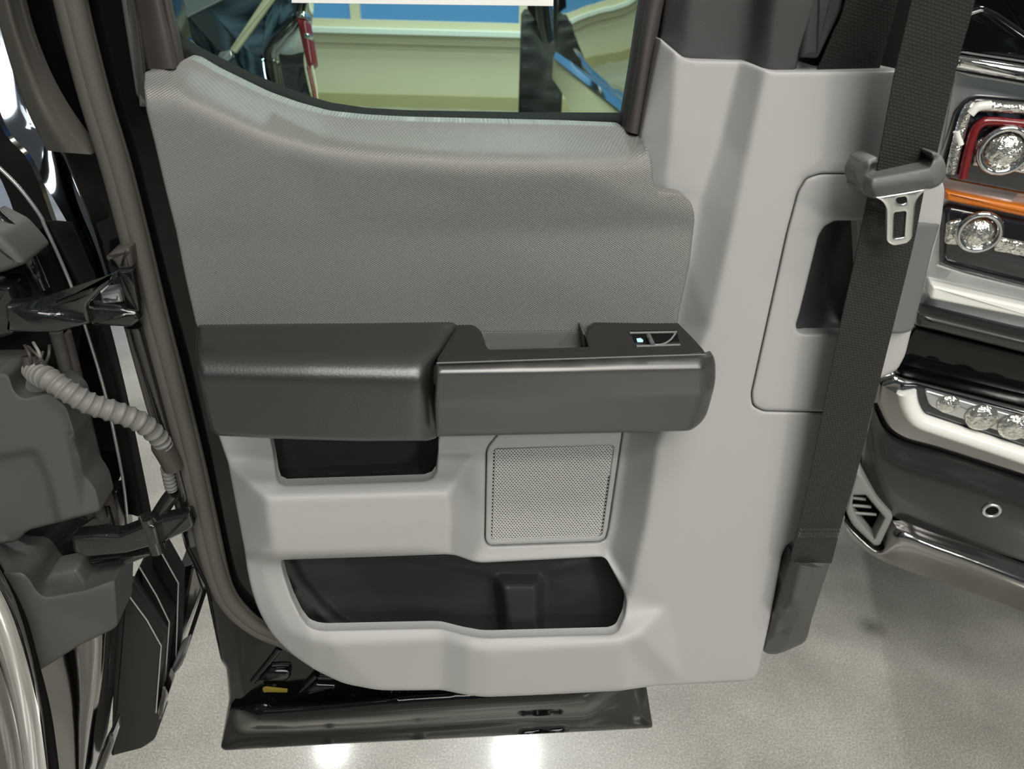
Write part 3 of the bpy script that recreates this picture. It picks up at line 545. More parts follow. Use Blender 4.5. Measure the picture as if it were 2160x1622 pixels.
# window switch
sw = slab('window_switch', D, [(1331, 702), (1428, 700), (1434, 728), (1342, 731)], lambda x, y: topw(y) + .005, .004, 'rubberdark', bz, r=.0006, fill=3, label='black window switch well')
for a, b in (((1328, 702.5), (1427, 700.5)), ((1342, 730.5), (1434, 727.5))): ptube('switch_rim', D, [(a[0], a[1], topw(a[1]) + .007), (b[0], b[1], topw(b[1]) + .007)], .0012, 'handle', sw)
ptube('switch_blade', D, [(1368, 708, topw(708) + .009), (1372, 717, topw(717) + .011), (1377, 727, topw(727) + .010)], .0022, 'tongue', sw)
ptube('switch_blade', D, [(1376, 728, topw(728) + .008), (1398, 726, topw(726) + .008), (1414, 717, topw(717) + .008), (1424, 704, topw(704) + .008)], .0009, 'silver', sw)
slab('switch_icon', D, [(1343, 715), (1352, 714), (1357, 718), (1356, 722), (1345, 722)], lambda x, y: topw(y) + .0062, .001, 'iconlit', sw, r=.0002, fill=1, label='small lit blue window symbol')
# --- release handle assembly
hbo = [(1800, 367), (1730, 367), (1700, 377), (1683, 405), (1660, 490), (1585, 830), (1588, 855), (1610, 866), (1745, 869), (1790, 866), (1830, 808), (1862, 796), (1893, 780), (1909, 750), (1921, 702), (1985, 470), (1993, 400), (1985, 376), (1960, 366)]
hn_hole = [(1862, 466), (1761, 465), (1739, 477), (1726, 498), (1686, 660), (1678, 686), (1682, 700), (1694, 704), (1862, 704)]
hbx = relief('handle_bezel', D, rnd(hbo, 10, 3), .046, 'light', door, holes=[rnd(hn_hole, 6, 2)], step=10, edge=6, edge_r=.004, hole_edge=6, hole_r=.004, back=.0, hole_drop=.012, label='light grey bezel around the release handle')
relief('handle_cup', D, offset(hn_hole, 14), [[(1700, 440, .034), (1712, 480, .034), (1665, 690, .034), (1670, 720, .034)], [(1775, 470, .018), (1745, 560, .014), (1725, 640, .016), (1730, 690, .024)], [(1880, 440, .016), (1880, 720, .018)], [(1760, 452, .034), (1880, 452, .034)], [(1695, 716, .036), (1880, 716, .036)], [(1790, 680, .022)]], 'cup', hbx, step=7, sigma=7, edge=2, edge_r=.0005, back=.0, label='charcoal finger recess')
relief('release_handle', D, rnd([(1896, 474, 6), (1985, 469, 10), (1968, 525), (1927, 692, 10), (1918, 702, 6), (1858, 704, 6), (1862, 660), (1886, 520)], 6, 3), [[(1880, 470, .048), (1840, 700, .048)], [(1930, 470, .056), (1880, 700, .056)], [(1990, 470, .046), (1930, 700, .046)]], 'handle', hbx, step=8, sigma=5, edge=6, edge_r=.005, back=.02, label='grey pull-type release handle')
# --- upper pillar trim of the door
pl_out = [(1470, TOP), (1403, -10), (1391, 84), (1440, 127, 14), (1568, 134, 14), (1598, 146, 14), (1636, 156, 12), (1667, 156, 10), (1680, 144, 6), (1686, 121), (1721, 0), (1850, TOP)]
relief('pillar_trim', D, rnd(pl_out, 5, 3), [[(1470, TOP, -.006), (1395, 0, -.010), (1385, 90, -.012)], [(1500, TOP, .018), (1455, 0, .014), (1440, 135, .010)], [(1640, TOP, .020), (1585, 0, .014), (1572, 140, .008)], [(1700, TOP, .046), (1630, 0, .042), (1612, 160, .032)], [(1900, TOP, .05), (1735, 0, .044), (1690, 160, .032)]], 'pillar', door, step=8, sigma=9, edge=6, edge_r=.006, back=-.03, label='charcoal textured upper pillar trim')
slab('belt_guide', D, [(1726, -160), (1800, -160), (1778, 20), (1728, 124), (1690, 122)], .040, .03, 'pillardark', door, r=.004, fill=5, label='dark plastic belt outlet edge')
slab('belt_slot', D, [(1700, -160), (1960, -160), (1935, 162), (1715, 147)], .012, .03, 'rubberdark', door, r=.003, fill=4, label='dark belt outlet opening')
slab('anchor_bracket', D, [(1676, 1138), (1657, 1152), (1646, 1184), (1632, 1300), (1612, 1376), (1650, 1370), (1700, 1150)], .022, .02, 'tongue', door, r=.002, fill=4, label='grey bracket beside the belt sleeve')
# --- cast hinges
def hinge_upper():
    h = slab('hinge', D, [(8, 644), (109, 637), (154, 627), (192, 608), (247, 574), (247, 588), (208, 618), (183, 645), (190, 684), (119, 704), (10, 702)], lambda x, y: .012 + .00008 * (192 - x), .014, 'cast', door, r=.004, fill=5, label='black cast upper strap hinge')
    slab('hinge_arm', D, [(180, 644), (250, 650), (288, 659), (296, 676), (276, 692), (190, 688)], .006, .012, 'cast', h, r=.004, fill=5)
    slab('hinge_block', D, [(246, 569), (280, 570), (293, 637), (296, 660), (264, 655)], .004, .012, 'cast', h, r=.003, fill=4)
    slab('hinge_cap', D, [(218, 546), (240, 530), (274, 520), (280, 566), (250, 572), (238, 552)], .0, .03, 'tape', h, r=.004, fill=6)
    slab('hinge_bolt', D, [(208, 622), (252, 614), (258, 640), (214, 645)], .0, .02, 'silver', h, r=.004, fill=5)
    ptube('check_rod', D, [(286, 688, -.012), (300, 740, -.014), (340, 880, -.016), (372, 985, -.018), (398, 1085, -.018)], .006, 'cast', h)
    ptube('check_rod', D, [(272, 690, -.02), (286, 745, -.022), (325, 885, -.022), (358, 990, -.022), (384, 1085, -.022)], .004, 'tape', h)
hinge_upper()
def hinge_lower():
    h = slab('hinge', D, [(150, 1134), (200, 1128), (250, 1130), (310, 1106), (328, 1112), (337, 1150), (262, 1170), (180, 1178), (152, 1165)], .014, .016, 'cast', door, r=.004, fill=5, label='black cast lower strap hinge')
    slab('hinge_arm', D, [(324, 1100), (400, 1084), (410, 1110), (400, 1120), (336, 1150)], .006, .014, 'cast', h, r=.004, fill=5)
    ptube('hinge_arm', D, [(330, 1094, -.006), (350, 1062, -.010), (366, 1040, -.012)], .008, 'cast', h)
    ptube('hinge_pin', D, [(309, 1090, .006), (320, 1125, .006), (332, 1162, .006)], .0085, 'cast', h)
    slab('hinge_plate', D, [(182, 1188), (260, 1178), (338, 1156), (342, 1164), (270, 1192), (196, 1200)], .004, .02, 'cast', h, r=.003, fill=4)
    slab('hinge_foot', D, [(390, 1098), (412, 1098), (426, 1152), (400, 1158)], -.02, .02, 'kick', h, r=.002, fill=3)
hinge_lower()
# ================================================================== wiring conduit
wc = empty('wiring_conduit', 'grey ribbed wiring conduit running from the cab to the door edge', 'wiring conduit', DOOR_LOC, DOOR_RZ)
cpts = spl([(72, 778, .0), (84, 790, .012), (106, 801, .022), (144, 826, .026), (192, 852, .024), (250, 871, .018), (301, 893, .010), (336, 925, .0), (348, 945, -.004)], 40)
tube('ribbed_sleeve', [D.p(*p) for p in cpts], .01, 'conduit', wc, seg=18, radf=lambda t: (.0098 - .0022 * max(0, t - .7) / .3) + .0013 * math.sin(t * 2 * math.pi * 21) * (.6 + .4 * math.tanh(8 * math.sin(t * 2 * math.pi * 21))))
ptube('wire_bundle', D, [(66, 750, .0), (70, 766, .002), (76, 780, .004)], .0085, 'tape', wc)
for a, b in (((52, 728), (66, 768)), ((70, 722), (88, 764)), ((58, 730), (98, 772)), ((90, 742), (74, 772)), ((104, 728), (96, 768))): ptube('wire', D, [(a[0], a[1], .004), ((a[0] + b[0]) / 2 + 3, (a[1] + b[1]) / 2, .012), (b[0], b[1], .010)], .0014, 'thread' if a[0] == 70 else 'tape', wc)
ptube('sleeve_collar', D, [(340, 938, -.003), (358, 968, -.008), (366, 985, -.010)], .0105, 'tape', wc)
tube('thin_sleeve', [D.p(*p) for p in spl([(352, 985, -.01), (357, 1010, -.012), (362, 1032, -.014)], 14)], .006, 'conduit', wc, radf=lambda t: .0062 + .0007 * math.sin(t * 2 * math.pi * 6))
loft('mounting_boot', D, [[(56, 790, .0), (70, 786, .004), (80, 792, .006)], [(54, 812, .004), (74, 806, .010), (98, 806, .014)], [(52, 834, .0), (76, 832, .008), (100, 826, .012)]], 'conduit', wc, thick=.02)
# ================================================================== seat belt
belt = empty('seat_belt', 'black seat belt hanging down the rear edge of the door with bright steel tongue', 'seat belt', DOOR_LOC, DOOR_RZ)
def strap(rows, th=.0013, **k): return loft('webbing', D, rows, 'web', belt, n=6, across=6, thick=th, **k)
strap([[(2010, -380, .115), (2148, -380, .105)], [(1923, 0, .098), (2057, 0, .090)], [(1905, 80, .095), (2035, 80, .087)], [(1887, 159, .092), (2014, 159, .084)], [(1849, 364, .088), (1968, 364, .082)], [(1838, 400, .086), (1955, 398, .082)]], label='black ribbed webbing')
strap([[(1842, 372, .078), (1955, 372, .076)], [(1828, 430, .078), (1944, 430, .076)], [(1810, 520, .080), (1926, 520, .078)], [(1773, 686, .080), (1882, 698, .078)], [(1736, 870, .078), (1839, 870, .076)], [(1710, 1000, .076), (1807, 1000, .074)], [(1687, 1103, .074), (1776, 1103, .072)], [(1671, 1165, .072), (1759, 1169, .070)], [(1669, 1186, .071), (1754, 1188, .069)]])
strap([[(1850, -300, .052), (1960, -300, .05)], [(1784, 0, .046), (1894, 0, .040)], [(1757, 70, .042), (1875, 70, .036)], [(1727, 140, .034), (1856, 142, .028)], [(1715, 165, .028), (1845, 170, .022)]])
# sleeve over the anchor
relief('anchor_sleeve', D, rnd([(1671, 1165), (1683, 1188, 8), (1726, 1195, 8), (1753, 1183), (1735, 1235), (1713, 1303), (1703, 1345), (1695, 1357, 10), (1640, 1381, 20), (1617, 1379, 8), (1606, 1370), (1637, 1268)], 8, 4),
 [[(1665, 1160, .058), (1636, 1268, .05), (1604, 1375, .03)], [(1690, 1180, .078), (1668, 1260, .078), (1652, 1300, .062), (1632, 1345, .046)], [(1722, 1190, .080), (1698, 1270, .080), (1688, 1300, .074), (1672, 1345, .058)], [(1757, 1180, .060), (1716, 1303, .058), (1697, 1360, .04)], [(1640, 1385, .03), (1617, 1385, .028)], [(1650, 1290, .074), (1688, 1285, .084), (1712, 1292, .07)], [(1646, 1315, .050), (1690, 1318, .060)]], 'sleeve', belt, step=5, sigma=4, edge=6, edge_r=.006, back=.02, label='charcoal plastic anchor sleeve')
for y in (1112, 1120, 1126):
    q = []
    for i in range(46):
        t = i / 45; q.append((1688 - (y - 1112) * .3 + t * 84, y + 5 + (3 if i % 2 else -3), .0765))
    ptube('stitching', D, q, .00028, 'thread', belt, n=1, seg=5)
tg = relief('belt_tongue', D, rnd([(1800, 352, 20), (1822, 336, 14), (1852, 330), (1851, 345), (1838, 345), (1830, 368, 4), (1836, 374, 4), (1960, 352, 4), (1966, 340), (1962, 322), (1974, 320, 10), (1990, 332, 12), (1998, 360, 14), (1990, 385, 14), (1970, 398, 14), (1900, 408), (1858, 420, 12), (1832, 418, 12), (1808, 398, 20), (1795, 370, 14)], 8, 3),
 [[(1790, 340, .086), (1790, 380, .086)], [(1830, 340, .096), (1826, 400, .098)], [(1840, 360, .104), (1960, 345, .104)], [(1836, 395, .108), (1970, 375, .106)], [(1850, 425, .096), (1980, 400, .096)], [(2000, 330, .088), (2000, 380, .088)]], 'tongue', belt, step=5, sigma=3, edge=6, edge_r=.006, back=.07, label='grey plastic body of the belt tongue')
relief('latch_plate', D, rnd([(1842, 416, 3), (1900, 407), (1962, 396, 3), (1942, 409, 12), (1932, 424, 10), (1925, 500, 8), (1914, 513, 8), (1884, 519, 8), (1870, 510, 8), (1871, 440, 8), (1862, 424, 10)], 5, 3), .099, 'steel', belt, holes=[rnd([(1890, 417), (1912, 414), (1914, 426), (1905, 431), (1892, 429)], 5, 3), rnd([(1886, 448), (1912, 445), (1908, 500), (1884, 503)], 4, 3)], step=6, edge=4, edge_r=.0012, hole_edge=2, hole_r=.0006, back=.096, hole_drop=.003, label='bright steel latch plate with two slots')
# ================================================================== cab of the same truck, left
cab = empty('truck_cab', 'black cab opening and sill of the same truck, left of the open door', 'truck cab', DOOR_LOC, DOOR_RZ)
def body(name, rows, m='paint', **k): return loft(name, D, rows, m, cab, n=6, across=5, **k)
body('body_side', [[(-140, -200, -.10), (-120, 60, -.10), (-60, 260, -.10), (20, 420, -.10), (80, 640, -.10), (130, 860, -.10), (160, 1020, -.10), (185, 1160, -.10)], [(-80, -200, -.09), (-60, 60, -.09), (0, 262, -.09), (62, 342, -.09), (112, 470, -.09), (160, 620, -.09), (222, 826, -.09), (256, 1000, -.09)]], thick=.008, label='gloss black body side')
loft('quarter_panel', D, [[(-60, -150, -.30), (0, 250, -.22), (60, 338, -.20), (112, 418, -.18), (162, 510, -.16), (200, 620, -.14)], [(-10, -150, -.305), (50, 215, -.235), (100, 305, -.215), (140, 390, -.195), (190, 500, -.17), (222, 600, -.15)], [(40, -150, -.32), (90, 200, -.25), (135, 300, -.225), (175, 390, -.205), (216, 500, -.18), (250, 620, -.155)]], 'darkmirror', cab, thick=.01, label='gloss quarter panel reflecting daylight')
body('jamb_edge', [[(92, 470, -.085), (157, 621, -.085), (190, 725, -.085), (221, 826, -.085), (256, 1000, -.085), (262, 1080, -.085)], [(98, 466, -.07), (180, 621, -.07), (215, 725, -.07), (246, 826, -.07), (280, 1000, -.07), (295, 1090, -.07)], [(150, 470, -.09), (200, 590, -.09), (233, 700, -.09), (269, 848, -.09), (301, 1000, -.09), (318, 1085, -.09)]], m='rubberdark', thick=.003)
ptube('edge_highlight', D, [(-10, 345, -.06), (40, 395, -.06), (83, 452, -.06), (96, 480, -.06), (128, 550, -.06), (157, 621, -.06), (190, 722, -.06), (221, 826, -.06), (244, 930, -.06), (262, 1030, -.06), (272, 1130, -.06)], .0016, 'silver', cab, label='thin silver line standing for the highlight on the body edge')  # silver tube added as the highlight along the black panel edge
loft('pillar_garnish', D, [[(-60, -200, -.02), (-14, 0, -.02), (20, 130, -.02), (60, 240, -.02), (100, 318, -.025)], [(-20, -200, .0), (12, 0, .0), (50, 130, .0), (92, 240, .0), (140, 322, -.01)], [(-4, -200, -.01), (28, 0, -.01), (70, 130, -.01), (122, 230, -.01), (192, 326, -.02)]], 'rubber', cab, thick=.02, label='dull pillar garnish')
ptube('jamb_seal', D, [(-10, 452, -.02), (40, 500, -.02), (70, 560, -.02), (90, 604, -.03)], .006, 'cast', cab)
ptube('jamb_seal', D, [(118, 700, -.03), (134, 760, -.03), (155, 860, -.03), (180, 960, -.03), (200, 1040, -.03), (214, 1090, -.03)], .006, 'rubber', cab)
ptube('jamb_seal', D, [(134, 700, -.04), (160, 800, -.04), (182, 900, -.04), (208, 1000, -.04), (232, 1080, -.04), (248, 1180, -.04), (262, 1250, -.05)], .007, 'frame', cab)
slab('seat_side_cover', D, [(-60, 470), (0, 500), (30, 532), (52, 560), (0, 579), (-60, 590)], .01, .05, 'kick', cab, r=.006, fill=12)
kick_out = [(-80, 788), (19, 786), (32, 826), (51, 840), (103, 826), (143, 856), (160, 913), (179, 1000), (204, 1029), (217, 1078), (131, 1100), (57, 1119), (37, 1142), (-80, 1160)]
relief('kick_panel', D, rnd(kick_out, 14, 4), [[(-90, 780, .02), (-90, 1160, .02)], [(-20, 960, .024), (70, 946, .024), (84, 956, .024), (108, 1010, .024), (131, 1100, .024)], [(-20, 975, .016), (66, 958, .016), (94, 1010, .016), (118, 1106, .016)], [(120, 840, .02), (170, 1090, .02)], [(180, 1000, .008), (220, 1080, .008)]], 'kick', cab, step=7, sigma=2.5, edge=6, edge_r=.005, back=-.03, label='dark grey plastic kick panel')
slab('hinge_pocket', D, [(-60, 1120), (130, 1095), (228, 1070), (246, 1130), (252, 1240), (100, 1280), (-60, 1260)], -.03, .05, 'cast', cab, r=.003, fill=6)
slab('hinge_pocket', D, [(-60, 560), (60, 560), (130, 690), (120, 850), (-60, 820)], -.03, .05, 'rubberdark', cab, r=.003, fill=6)
slab('hinge_plate', D, [(-60, 600), (20, 606), (34, 640), (30, 706), (-60, 730)], .0, .03, 'cast', cab, r=.004, fill=6)
relief('sill_cover', D, rnd([(-80, 1190), (20, 1206, 6), (49, 1204, 12), (66, 1222), (78, 1244, 10), (96, 1258, 12), (180, 1243), (244, 1220, 8), (250, 1318, 8), (237, 1328), (163, 1364), (84, 1414), (66, 1426), (-80, 1260)], 6, 3), [[(-90, 1180, .03), (-90, 1300, .03)], [(66, 1215, .03), (90, 1272, .032), (250, 1235, .02)], [(60, 1440, .03), (170, 1380, .02), (255, 1330, .008)]], 'kick', cab, step=7, sigma=3, edge=6, edge_r=.005, back=-.04, label='dark grey plastic sill cover')
slab('sill_insert', D, [(84, 1240), (100, 1215), (160, 1203), (184, 1238), (110, 1252)], .012, .03, 'kick', cab, r=.004, fill=8)
loft('scuff_plate', D, [[(70, 1400, .0), (90, 1480, .0), (108, 1560, .0), (122, 1680, .0)], [(150, 1360, .012), (160, 1450, .016), (160, 1550, .018), (160, 1680, .016)], [(215, 1330, .006), (212, 1430, .01), (196, 1540, .012), (180, 1680, .01)], [(240, 1325, -.03), (232, 1430, -.03), (216, 1540, -.02), (196, 1680, -.02)]], 'chromedark', cab, thick=.03, label='mirror-like scuff plate')
slab('scuff_end', D, [(206, 1600), (236, 1545), (240, 1570), (214, 1640), (190, 1660)], .02, .03, 'cast', cab, r=.004, fill=6)
board = empty('running_board', 'chrome tubular running board curving down at the lower left corner', 'running board', DOOR_LOC, DOOR_RZ)
ptube('step_tube', D, [(-60, 1180, .06), (-10, 1270, .06), (24, 1370, .062), (50, 1480, .064), (66, 1590, .066), (80, 1720, .066)], .016, 'chrome', board, seg=20, label='polished chrome tube')
ptube('step_tube', D, [(-100, 1270, .075), (-40, 1370, .078), (-5, 1480, .08), (18, 1590, .082), (34, 1720, .082)], .016, 'chromedark', board, seg=20)
ptube('edge_strip', D, [(-30, 1180, .03), (30, 1290, .034), (62, 1400, .036), (88, 1500, .038), (104, 1600, .04), (118, 1720, .04)], .009, 'rubberdark', board, seg=12)
# bed step blades under the lower hinge
bed = empty('bed_step_bracket', 'black angular step bracket with stacked blades under the lower hinge', 'step bracket', DOOR_LOC, DOOR_RZ)
slab('blade', D, [(250, 1258), (268, 1251), (340, 1362), (329, 1503), (341, 1519), (326, 1562), (300, 1580), (233, 1597), (240, 1330)], -.05, .03, 'bezel', bed, r=.004, fill=6, label='matt black front blade')
slab('blade', D, [(268, 1248), (294, 1196), (358, 1312), (347, 1440), (336, 1500), (330, 1380)], -.08, .03, 'rubberdark', bed, r=.003, fill=5)
slab('blade', D, [(296, 1196), (340, 1166), (377, 1230), (372, 1384), (352, 1430), (352, 1310)], -.11, .03, 'rubberdark', bed, r=.003, fill=5)
for q in ([(268, 1251, -.047), (310, 1308, -.047), (340, 1362, -.047), (329, 1503, -.047)], [(294, 1196, -.077), (330, 1256, -.077), (357, 1312, -.077), (348, 1436, -.077)], [(340, 1166, -.107), (376, 1230, -.107), (371, 1386, -.107)]):
    ptube('blade_edge', D, q, .0010, 'silver', bed, n=1)
slab('blade_foot', D, [(349, 1440), (372, 1386), (392, 1372), (384, 1404), (350, 1446)], -.10, .03, 'handle', bed, r=.003, fill=4)
slab('blade_tip', D, [(329, 1503), (346, 1446), (356, 1464), (338, 1520)], -.05, .03, 'chromedark', bed, r=.003, fill=3)
bs = empty('truck_bed', 'grey pickup bed side edge glimpsed between bracket and door', 'bed side', DOOR_LOC, DOOR_RZ)
slab('side_panel', D, [(376, 1200), (410, 1190), (430, 1244), (372, 1384), (372, 1240)], -.16, .08, 'chromedark', bs, r=.004, fill=3)
ptube('side_edge', D, [(434, 1240, -.14), (386, 1386, -.14)], .003, 'rubberdark', bs)
# ================================================================== window sticker
st = slab('window_sticker', D, [(614, -130), (1172, -130), (1167, 13), (1000, 11), (840, 9), (615, 6)], -.062, .0006, 'paper', None, r=.0002, fill=0)
st.location = DOOR_LOC; st.rotation_euler = (0, 0, DOOR_RZ); st['label'] = 'white paper sheet stuck to the top of the door window glass'; st['category'] = 'paper sheet'
# ================================================================== truck at the right
TL, TRZ = (0.85, 1.12, 0.0), math.radians(-14)
T = Frame(TL, TRZ)
trk = empty('pickup_truck', 'dark pickup truck front with headlights and chrome bumper behind the seat belt', 'pickup truck', TL, TRZ)
def tp(name, pts, w, depth, m, r=.004, fill=6, parent=None, **k): return slab(name, T, pts, w, depth, m, parent or trk, r=r, fill=fill, **k)
tp('body', [(2040, -120), (2900, -60), (2900, 1330), (2000, 1120), (1850, 1030), (1880, 800), (1960, 560), (2010, 150)], -.10, 1.6, 'paint', r=.01, label='gloss black body')
tp('hood', [(2030, 25), (2075, 12), (2110, 28), (2200, 90), (2330, 110), (2330, 170), (2160, 138), (2014, 116)], .0, .3, 'paint', r=.008, label='gloss black fender top')
tp('chrome_band', [(2018, 118), (2160, 140), (2330, 168), (2330, 204), (2160, 172), (2010, 146)], .03, .05, 'chrome', r=.008, label='chrome band')
tp('lamp_surround', [(2010, 146), (2160, 172), (2330, 200), (2330, 720), (1922, 664), (1950, 520), (1985, 300)], -.02, .06, 'silver', r=.006, label='silver lamp surround')
hl = tp('headlight', [(2040, 214, 16), (2062, 203, 12), (2160, 212), (2330, 226), (2330, 446), (2160, 412), (1996, 380, 14), (1986, 348), (2018, 240)], .0, .05, 'lens', r=.008, label='clear headlight with red and white light guides')
ptube('light_guide', T, [(2030, 376, .012), (2040, 330, .012), (2054, 280, .012), (2068, 262, .012), (2090, 256, .012), (2160, 262, .012), (2300, 275, .012)], .007, 'red', hl, n=5)
ptube('light_guide', T, [(2006, 366, .008), (2020, 300, .008), (2040, 236, .008), (2062, 224, .008), (2160, 230, .008), (2300, 244, .008)], .008, 'bulb', hl, n=5)
ptube('light_guide', T, [(2046, 240, .014), (2062, 226, .014), (2090, 222, .014)], .007, 'whitelight', hl)
ptube('light_guide', T, [(2018, 276, .012), (2026, 306, .012)], .005, 'whitelight', hl)
tp('reflector', [(2060, 300), (2075, 292), (2300, 310), (2300, 390), (2050, 350)], .006, .02, 'bulb', parent=hl)
ball('projector', T, (2118, 318), .008, .030, 'bulb', hl, squash=.6); ring('projector_ring', T, (2118, 318), .02, .032, .005, 'chrome', hl)
tp('marker_reflector', [(1996, 404), (2160, 436), (2330, 468), (2330, 494), (2160, 458), (1996, 424)], .01, .03, 'amber', r=.005, label='amber side marker strip')
h2 = tp('lower_lamp', [(1990, 446, 14), (2006, 434, 10), (2160, 466), (2330, 496), (2330, 650), (2160, 610), (1986, 566, 10)], .0, .05, 'lens', r=.008, label='lower lamp with round projector')
ball('projector', T, (2062, 492), .008, .026, 'bulb', h2, squash=.6); ring('projector_ring', T, (2066, 490), .018, .029, .005, 'chrome', h2)
tp('reflector', [(1998, 470), (2030, 462), (2036, 520), (1994, 516)], .006, .02, 'bulb', parent=h2); tp('reflector', [(2100, 500), (2300, 540), (2300, 570), (2096, 530)], .006, .02, 'bulb', parent=h2)
ptube('lamp_edge', T, [(1978, 556, .012), (2040, 576, .012), (2160, 606, .012), (2320, 644, .012)], .004, 'chrome', h2)
tp('light_bar', [(1966, 602), (2160, 646), (2330, 686), (2330, 714), (2160, 672), (1962, 632)], .02, .04, 'whitelight', r=.006, label='white light bar')
tp('grille_bar', [(1936, 660), (2160, 714), (2330, 752), (2330, 800), (2160, 748), (1932, 690)], .03, .06, 'graphite', r=.01, label='dark grey grille bar')
tp('gap_panel', [(1930, 690), (2330, 790), (2330, 910), (2160, 860), (1900, 790), (1872, 786)], -.03, .06, 'paint', label='black gloss panel')
fs = tp('fog_surround', [(1850, 806, 10), (1890, 792, 10), (1910, 800), (2160, 862), (2330, 900), (2330, 1080), (2160, 1014), (1960, 950), (1900, 934, 24), (1866, 908, 14), (1842, 850)], .03, .06, 'chromedark', r=.014, label='chrome fog lamp surround')
tp('fog_recess', [(1898, 812, 10), (1930, 812), (2160, 872), (2330, 912), (2330, 1040), (2160, 975), (1960, 905), (1922, 890, 16), (1906, 850)], .034, .02, 'lens', parent=fs, r=.003)
ptube('light_guide', T, [(1912, 826, .04), (1918, 856, .04), (1936, 884, .04), (1975, 900, .04), (2060, 928, .04), (2160, 962, .04), (2320, 1018, .04)], .016, 'whitelight', fs, n=6)
tp('fog_lamp', [(1950, 822, 10), (2160, 882), (2330, 926), (2330, 992), (2160, 928), (1990, 872), (1960, 856, 10)], .042, .02, 'silver', parent=fs, label='clear fog lamp')
ball('projector', T, (2070, 880), .044, .026, 'bulb', fs, squash=.5); ball('projector', T, (2140, 900), .044, .026, 'bulb', fs, squash=.5); ball('projector', T, (2000, 852), .044, .018, 'bulb', fs, squash=.5)
loft('bumper', T, [[(1842, 858, .03), (1868, 912, .036), (1908, 942, .04), (2000, 970, .044), (2160, 1022, .044), (2330, 1080, .04)], [(1826, 930, .03), (1850, 980, .05), (1900, 1010, .058), (2000, 1046, .062), (2160, 1096, .062), (2330, 1155, .06)], [(1815, 1000, .02), (1850, 1052, .045), (1890, 1092, .052), (2000, 1138, .056), (2160, 1184, .056), (2330, 1240, .05)]], 'graphite', trk, thick=.12, across=6, label='graphite bumper face')
ring('parking_sensor', T, (2092, 1077), .064, .013, .003, 'silver', trk); ball('sensor_button', T, (2092, 1077), .060, .014, 'rubberdark', trk, squash=.3)
dk = relief('air_duct', T, rnd([(1796, 1036), (1806, 1002), (1817, 1000), (1851, 1054), (1884, 1088, 5), (1878, 1103), (1856, 1150, 5), (1844, 1151, 5), (1798, 1107, 10), (1785, 1080, 6)], 5, 3), .066, 'duct', trk, holes=[[(1800, 1044), (1826, 1044), (1866, 1092), (1844, 1136), (1806, 1090), (1797, 1066)]], step=8, edge=4, edge_r=.004, hole_edge=4, hole_r=.004, back=.0, hole_drop=.03, label='grey diamond-shaped air duct')
tp('duct_back', [(1790, 1036), (1830, 1036), (1874, 1092), (1846, 1146), (1790, 1085)], .02, .02, 'rubberdark', parent=dk, r=.001, fill=2)
for y in (1050, 1066, 1082): ptube('duct_slat', T, [(1798, y, .05), (1826 + (y - 1050) * .7, y + 3, .05)], .003, 'duct', dk)
loft('chrome_lip', T, [[(1782, 1092, .03), (1800, 1112, .04), (1845, 1153, .06), (1862, 1150, .062), (1884, 1100, .058), (1960, 1124, .06), (2060, 1156, .06), (2160, 1190, .06), (2330, 1246, .05)], [(1780, 1104, .036), (1800, 1128, .05), (1842, 1164, .07), (1866, 1166, .075), (1905, 1140, .085), (1975, 1164, .088), (2070, 1200, .088), (2160, 1236, .088), (2330, 1296, .08)], [(1784, 1124, .02), (1804, 1146, .03), (1840, 1172, .05), (1872, 1188, .055), (1915, 1204, .06), (1985, 1228, .06), (2080, 1260, .06), (2160, 1290, .06), (2330, 1352, .05)]], 'chromedark', trk, thick=.08, across=3, label='chrome lower bumper lip')
# ================================================================== back wall windows
for i in range(len(xs) - 1):
    x0, x1 = xs[i] + .045, xs[i + 1] - .045
    w = struct(box(f'window_{i + 1}', (x0, WY + .05, .80), (x1, WY + .06, 3.0), 'bluepane'))
    struct(box(f'trim_{i + 4}', (xs[i + 1] - .045, WY - .01, .80), (xs[i + 1] + .045, WY + .08, 3.0), 'creamtrim'))
struct(box('wall_top', (-7, WY, 3.0), (7, WY + .2, 4.2), 'cream'))
# ================================================================== truck left beyond the window
VL = (-0.75, 2.3, 0.0); V = Frame(VL, math.radians(-6), math.radians(-16))
vt = empty('parked_truck', 'black truck seen through the left of the door window, trees mirrored in its side', 'pickup truck', VL, math.radians(-6), tilt=math.radians(-16))
slab('body_side', V, [(220, -160), (600, -160), (640, -20), (628, 40), (585, 80), (560, 120), (572, 190), (600, 260), (220, 260)], .0, .03, 'darkmirror', vt, r=.02, fill=10, label='gloss black side mirroring trees')
slab('rail', V, [(566, -20), (590, -20), (495, 112), (484, 104)], .012, .02, 'creamtrim', vt, r=.004, fill=3, label='pale diagonal strip')
slab('light_panel', V, [(330, -100), (560, -100), (470, -2), (358, 54), (330, 62)], .010, .02, 'silver', vt, r=.004, fill=3, label='grey upper band')
slab('fin', V, [(462, 110), (486, 104), (490, 118), (474, 134), (455, 128)], .012, .02, 'silver', vt, r=.004, fill=3)
loft('rear_corner', V, [[(634, -40, .01), (622, 36, .01), (586, 74, .01), (562, 108, .01), (566, 150, .01), (580, 200, .01)], [(650, -40, -.02), (632, 44, -.02), (602, 84, -.02), (580, 112, -.02), (582, 150, -.02), (594, 215, -.02)], [(660, -40, -.3), (650, 60, -.3), (640, 90, -.3), (634, 120, -.3), (640, 160, -.3), (655, 225, -.3)]], M['mirrorpaint'], vt, thick=.03)
slab('tail_lamp', V, [(624, 36), (644, 42), (660, 135), (648, 144), (636, 90)], .03, .05, 'red', vt, r=.006, fill=4, label='dark red tail lamp')
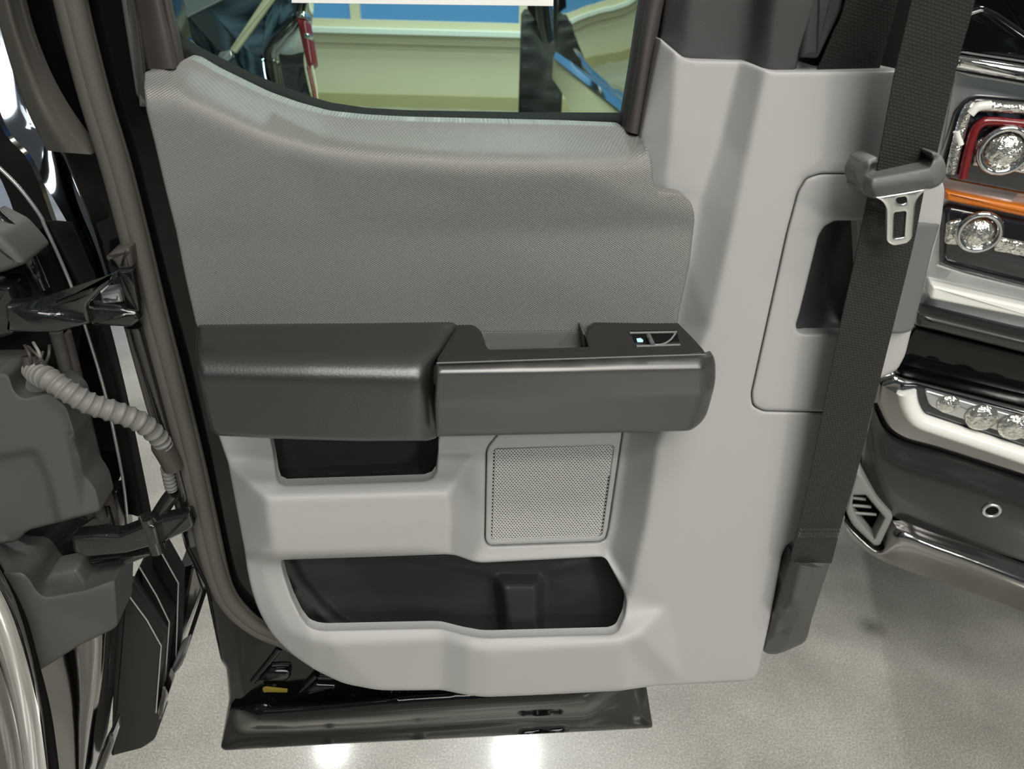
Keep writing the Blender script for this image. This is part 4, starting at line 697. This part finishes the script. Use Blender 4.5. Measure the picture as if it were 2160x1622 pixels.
ptube('lamp_stem', V, [(650, 140, .03), (659, 180, .03), (668, 222, .03)], .006, 'red', vt); ptube('lamp_stem', V, [(656, 130, .02), (666, 180, .02), (670, 222, .02)], .004, 'creamtrim', vt)
slab('lamp_cap', V, [(622, 24), (640, 22), (646, 40), (626, 38)], .03, .05, 'chrome', vt, r=.006, fill=4); slab('lamp_cap', V, [(640, 68), (652, 70), (650, 82), (640, 80)], .036, .04, 'chrome', vt, r=.005, fill=4)
# ================================================================== truck right beyond the window
SL = (0.62, 3.6, 0.0); S = Frame(SL, 0)
su = empty('parked_pickup', 'dark pickup seen through the right of the door window, its side mirroring the wall', 'pickup truck', SL, 0)
def side(name, rows, m, **k): return loft(name, S, rows, m, su, n=4, across=6, **k)
side('body_side', [[(1166, -160, -1.5), (1230, -160, -.6), (1330, -160, .3), (1420, -160, .8)], [(1168, 60, -1.5), (1230, 60, -.6), (1330, 60, .3), (1420, 60, .8)], [(1172, 110, -1.5), (1240, 160, -.6), (1345, 240, .3), (1430, 320, .8)]], M['mirrormetal'], thick=.05, label='glossy side mirroring cream wall and blue glazing')
side('rocker_panel', [[(1172, 108, -1.15), (1240, 158, -.55), (1345, 238, .35), (1430, 310, .8)], [(1168, 122, -1.1), (1230, 172, -.5), (1330, 252, .4), (1420, 330, .85)]], 'chrome', thick=.05, label='chrome step bar')
side('under_panel', [[(1168, 122, -1.15), (1230, 172, -.55), (1330, 254, .35), (1420, 332, .8)], [(1165, 165, -1.1), (1195, 215, -.5), (1220, 300, .4), (1240, 380, .85)]], 'basetrim', thick=.05)
ptube('wheel_arch', S, [(1140, -120, -1.75), (1144, 0, -1.75), (1150, 60, -1.75), (1158, 110, -1.75), (1164, 180, -1.75)], .05, 'mirrorpaint', su, seg=14)
def tyre():
    c = S.p(1136, 210, -2.1); R, w = .55, .29; vs, fs = [], []; prof = [(-.5, .78), (-.5, .93), (-.42, .99), (-.2, 1.0), (0, .985), (.2, 1.0), (.42, .99), (.5, .93), (.5, .78)]; n = 112
    for i in range(n):
        a = 2 * math.pi * i / n
        for x, r in prof:
            rr = R * r * (1 - (.035 if (i // 2 + (1 if x > 0 else 0)) % 2 and abs(x) > .1 and r > .95 else 0)); vs.append((c.x + x * w, c.y + rr * math.cos(a), R + rr * math.sin(a)))
    k = len(prof)
    for i in range(n):
        for j in range(k - 1): fs.append((i * k + j, i * k + j + 1, ((i + 1) % n) * k + j + 1, ((i + 1) % n) * k + j))
    fs += [tuple(i * k for i in range(n)), tuple(i * k + k - 1 for i in range(n))]
    link('tyre', vs, fs, 'tyre', su, sharp=35, label='treaded black tyre')
tyre()
slab('fender', S, [(1115, -160), (1165, -160), (1165, 100), (1140, 60), (1112, 20)], -1.8, .1, 'paint', su, r=.01, fill=4)
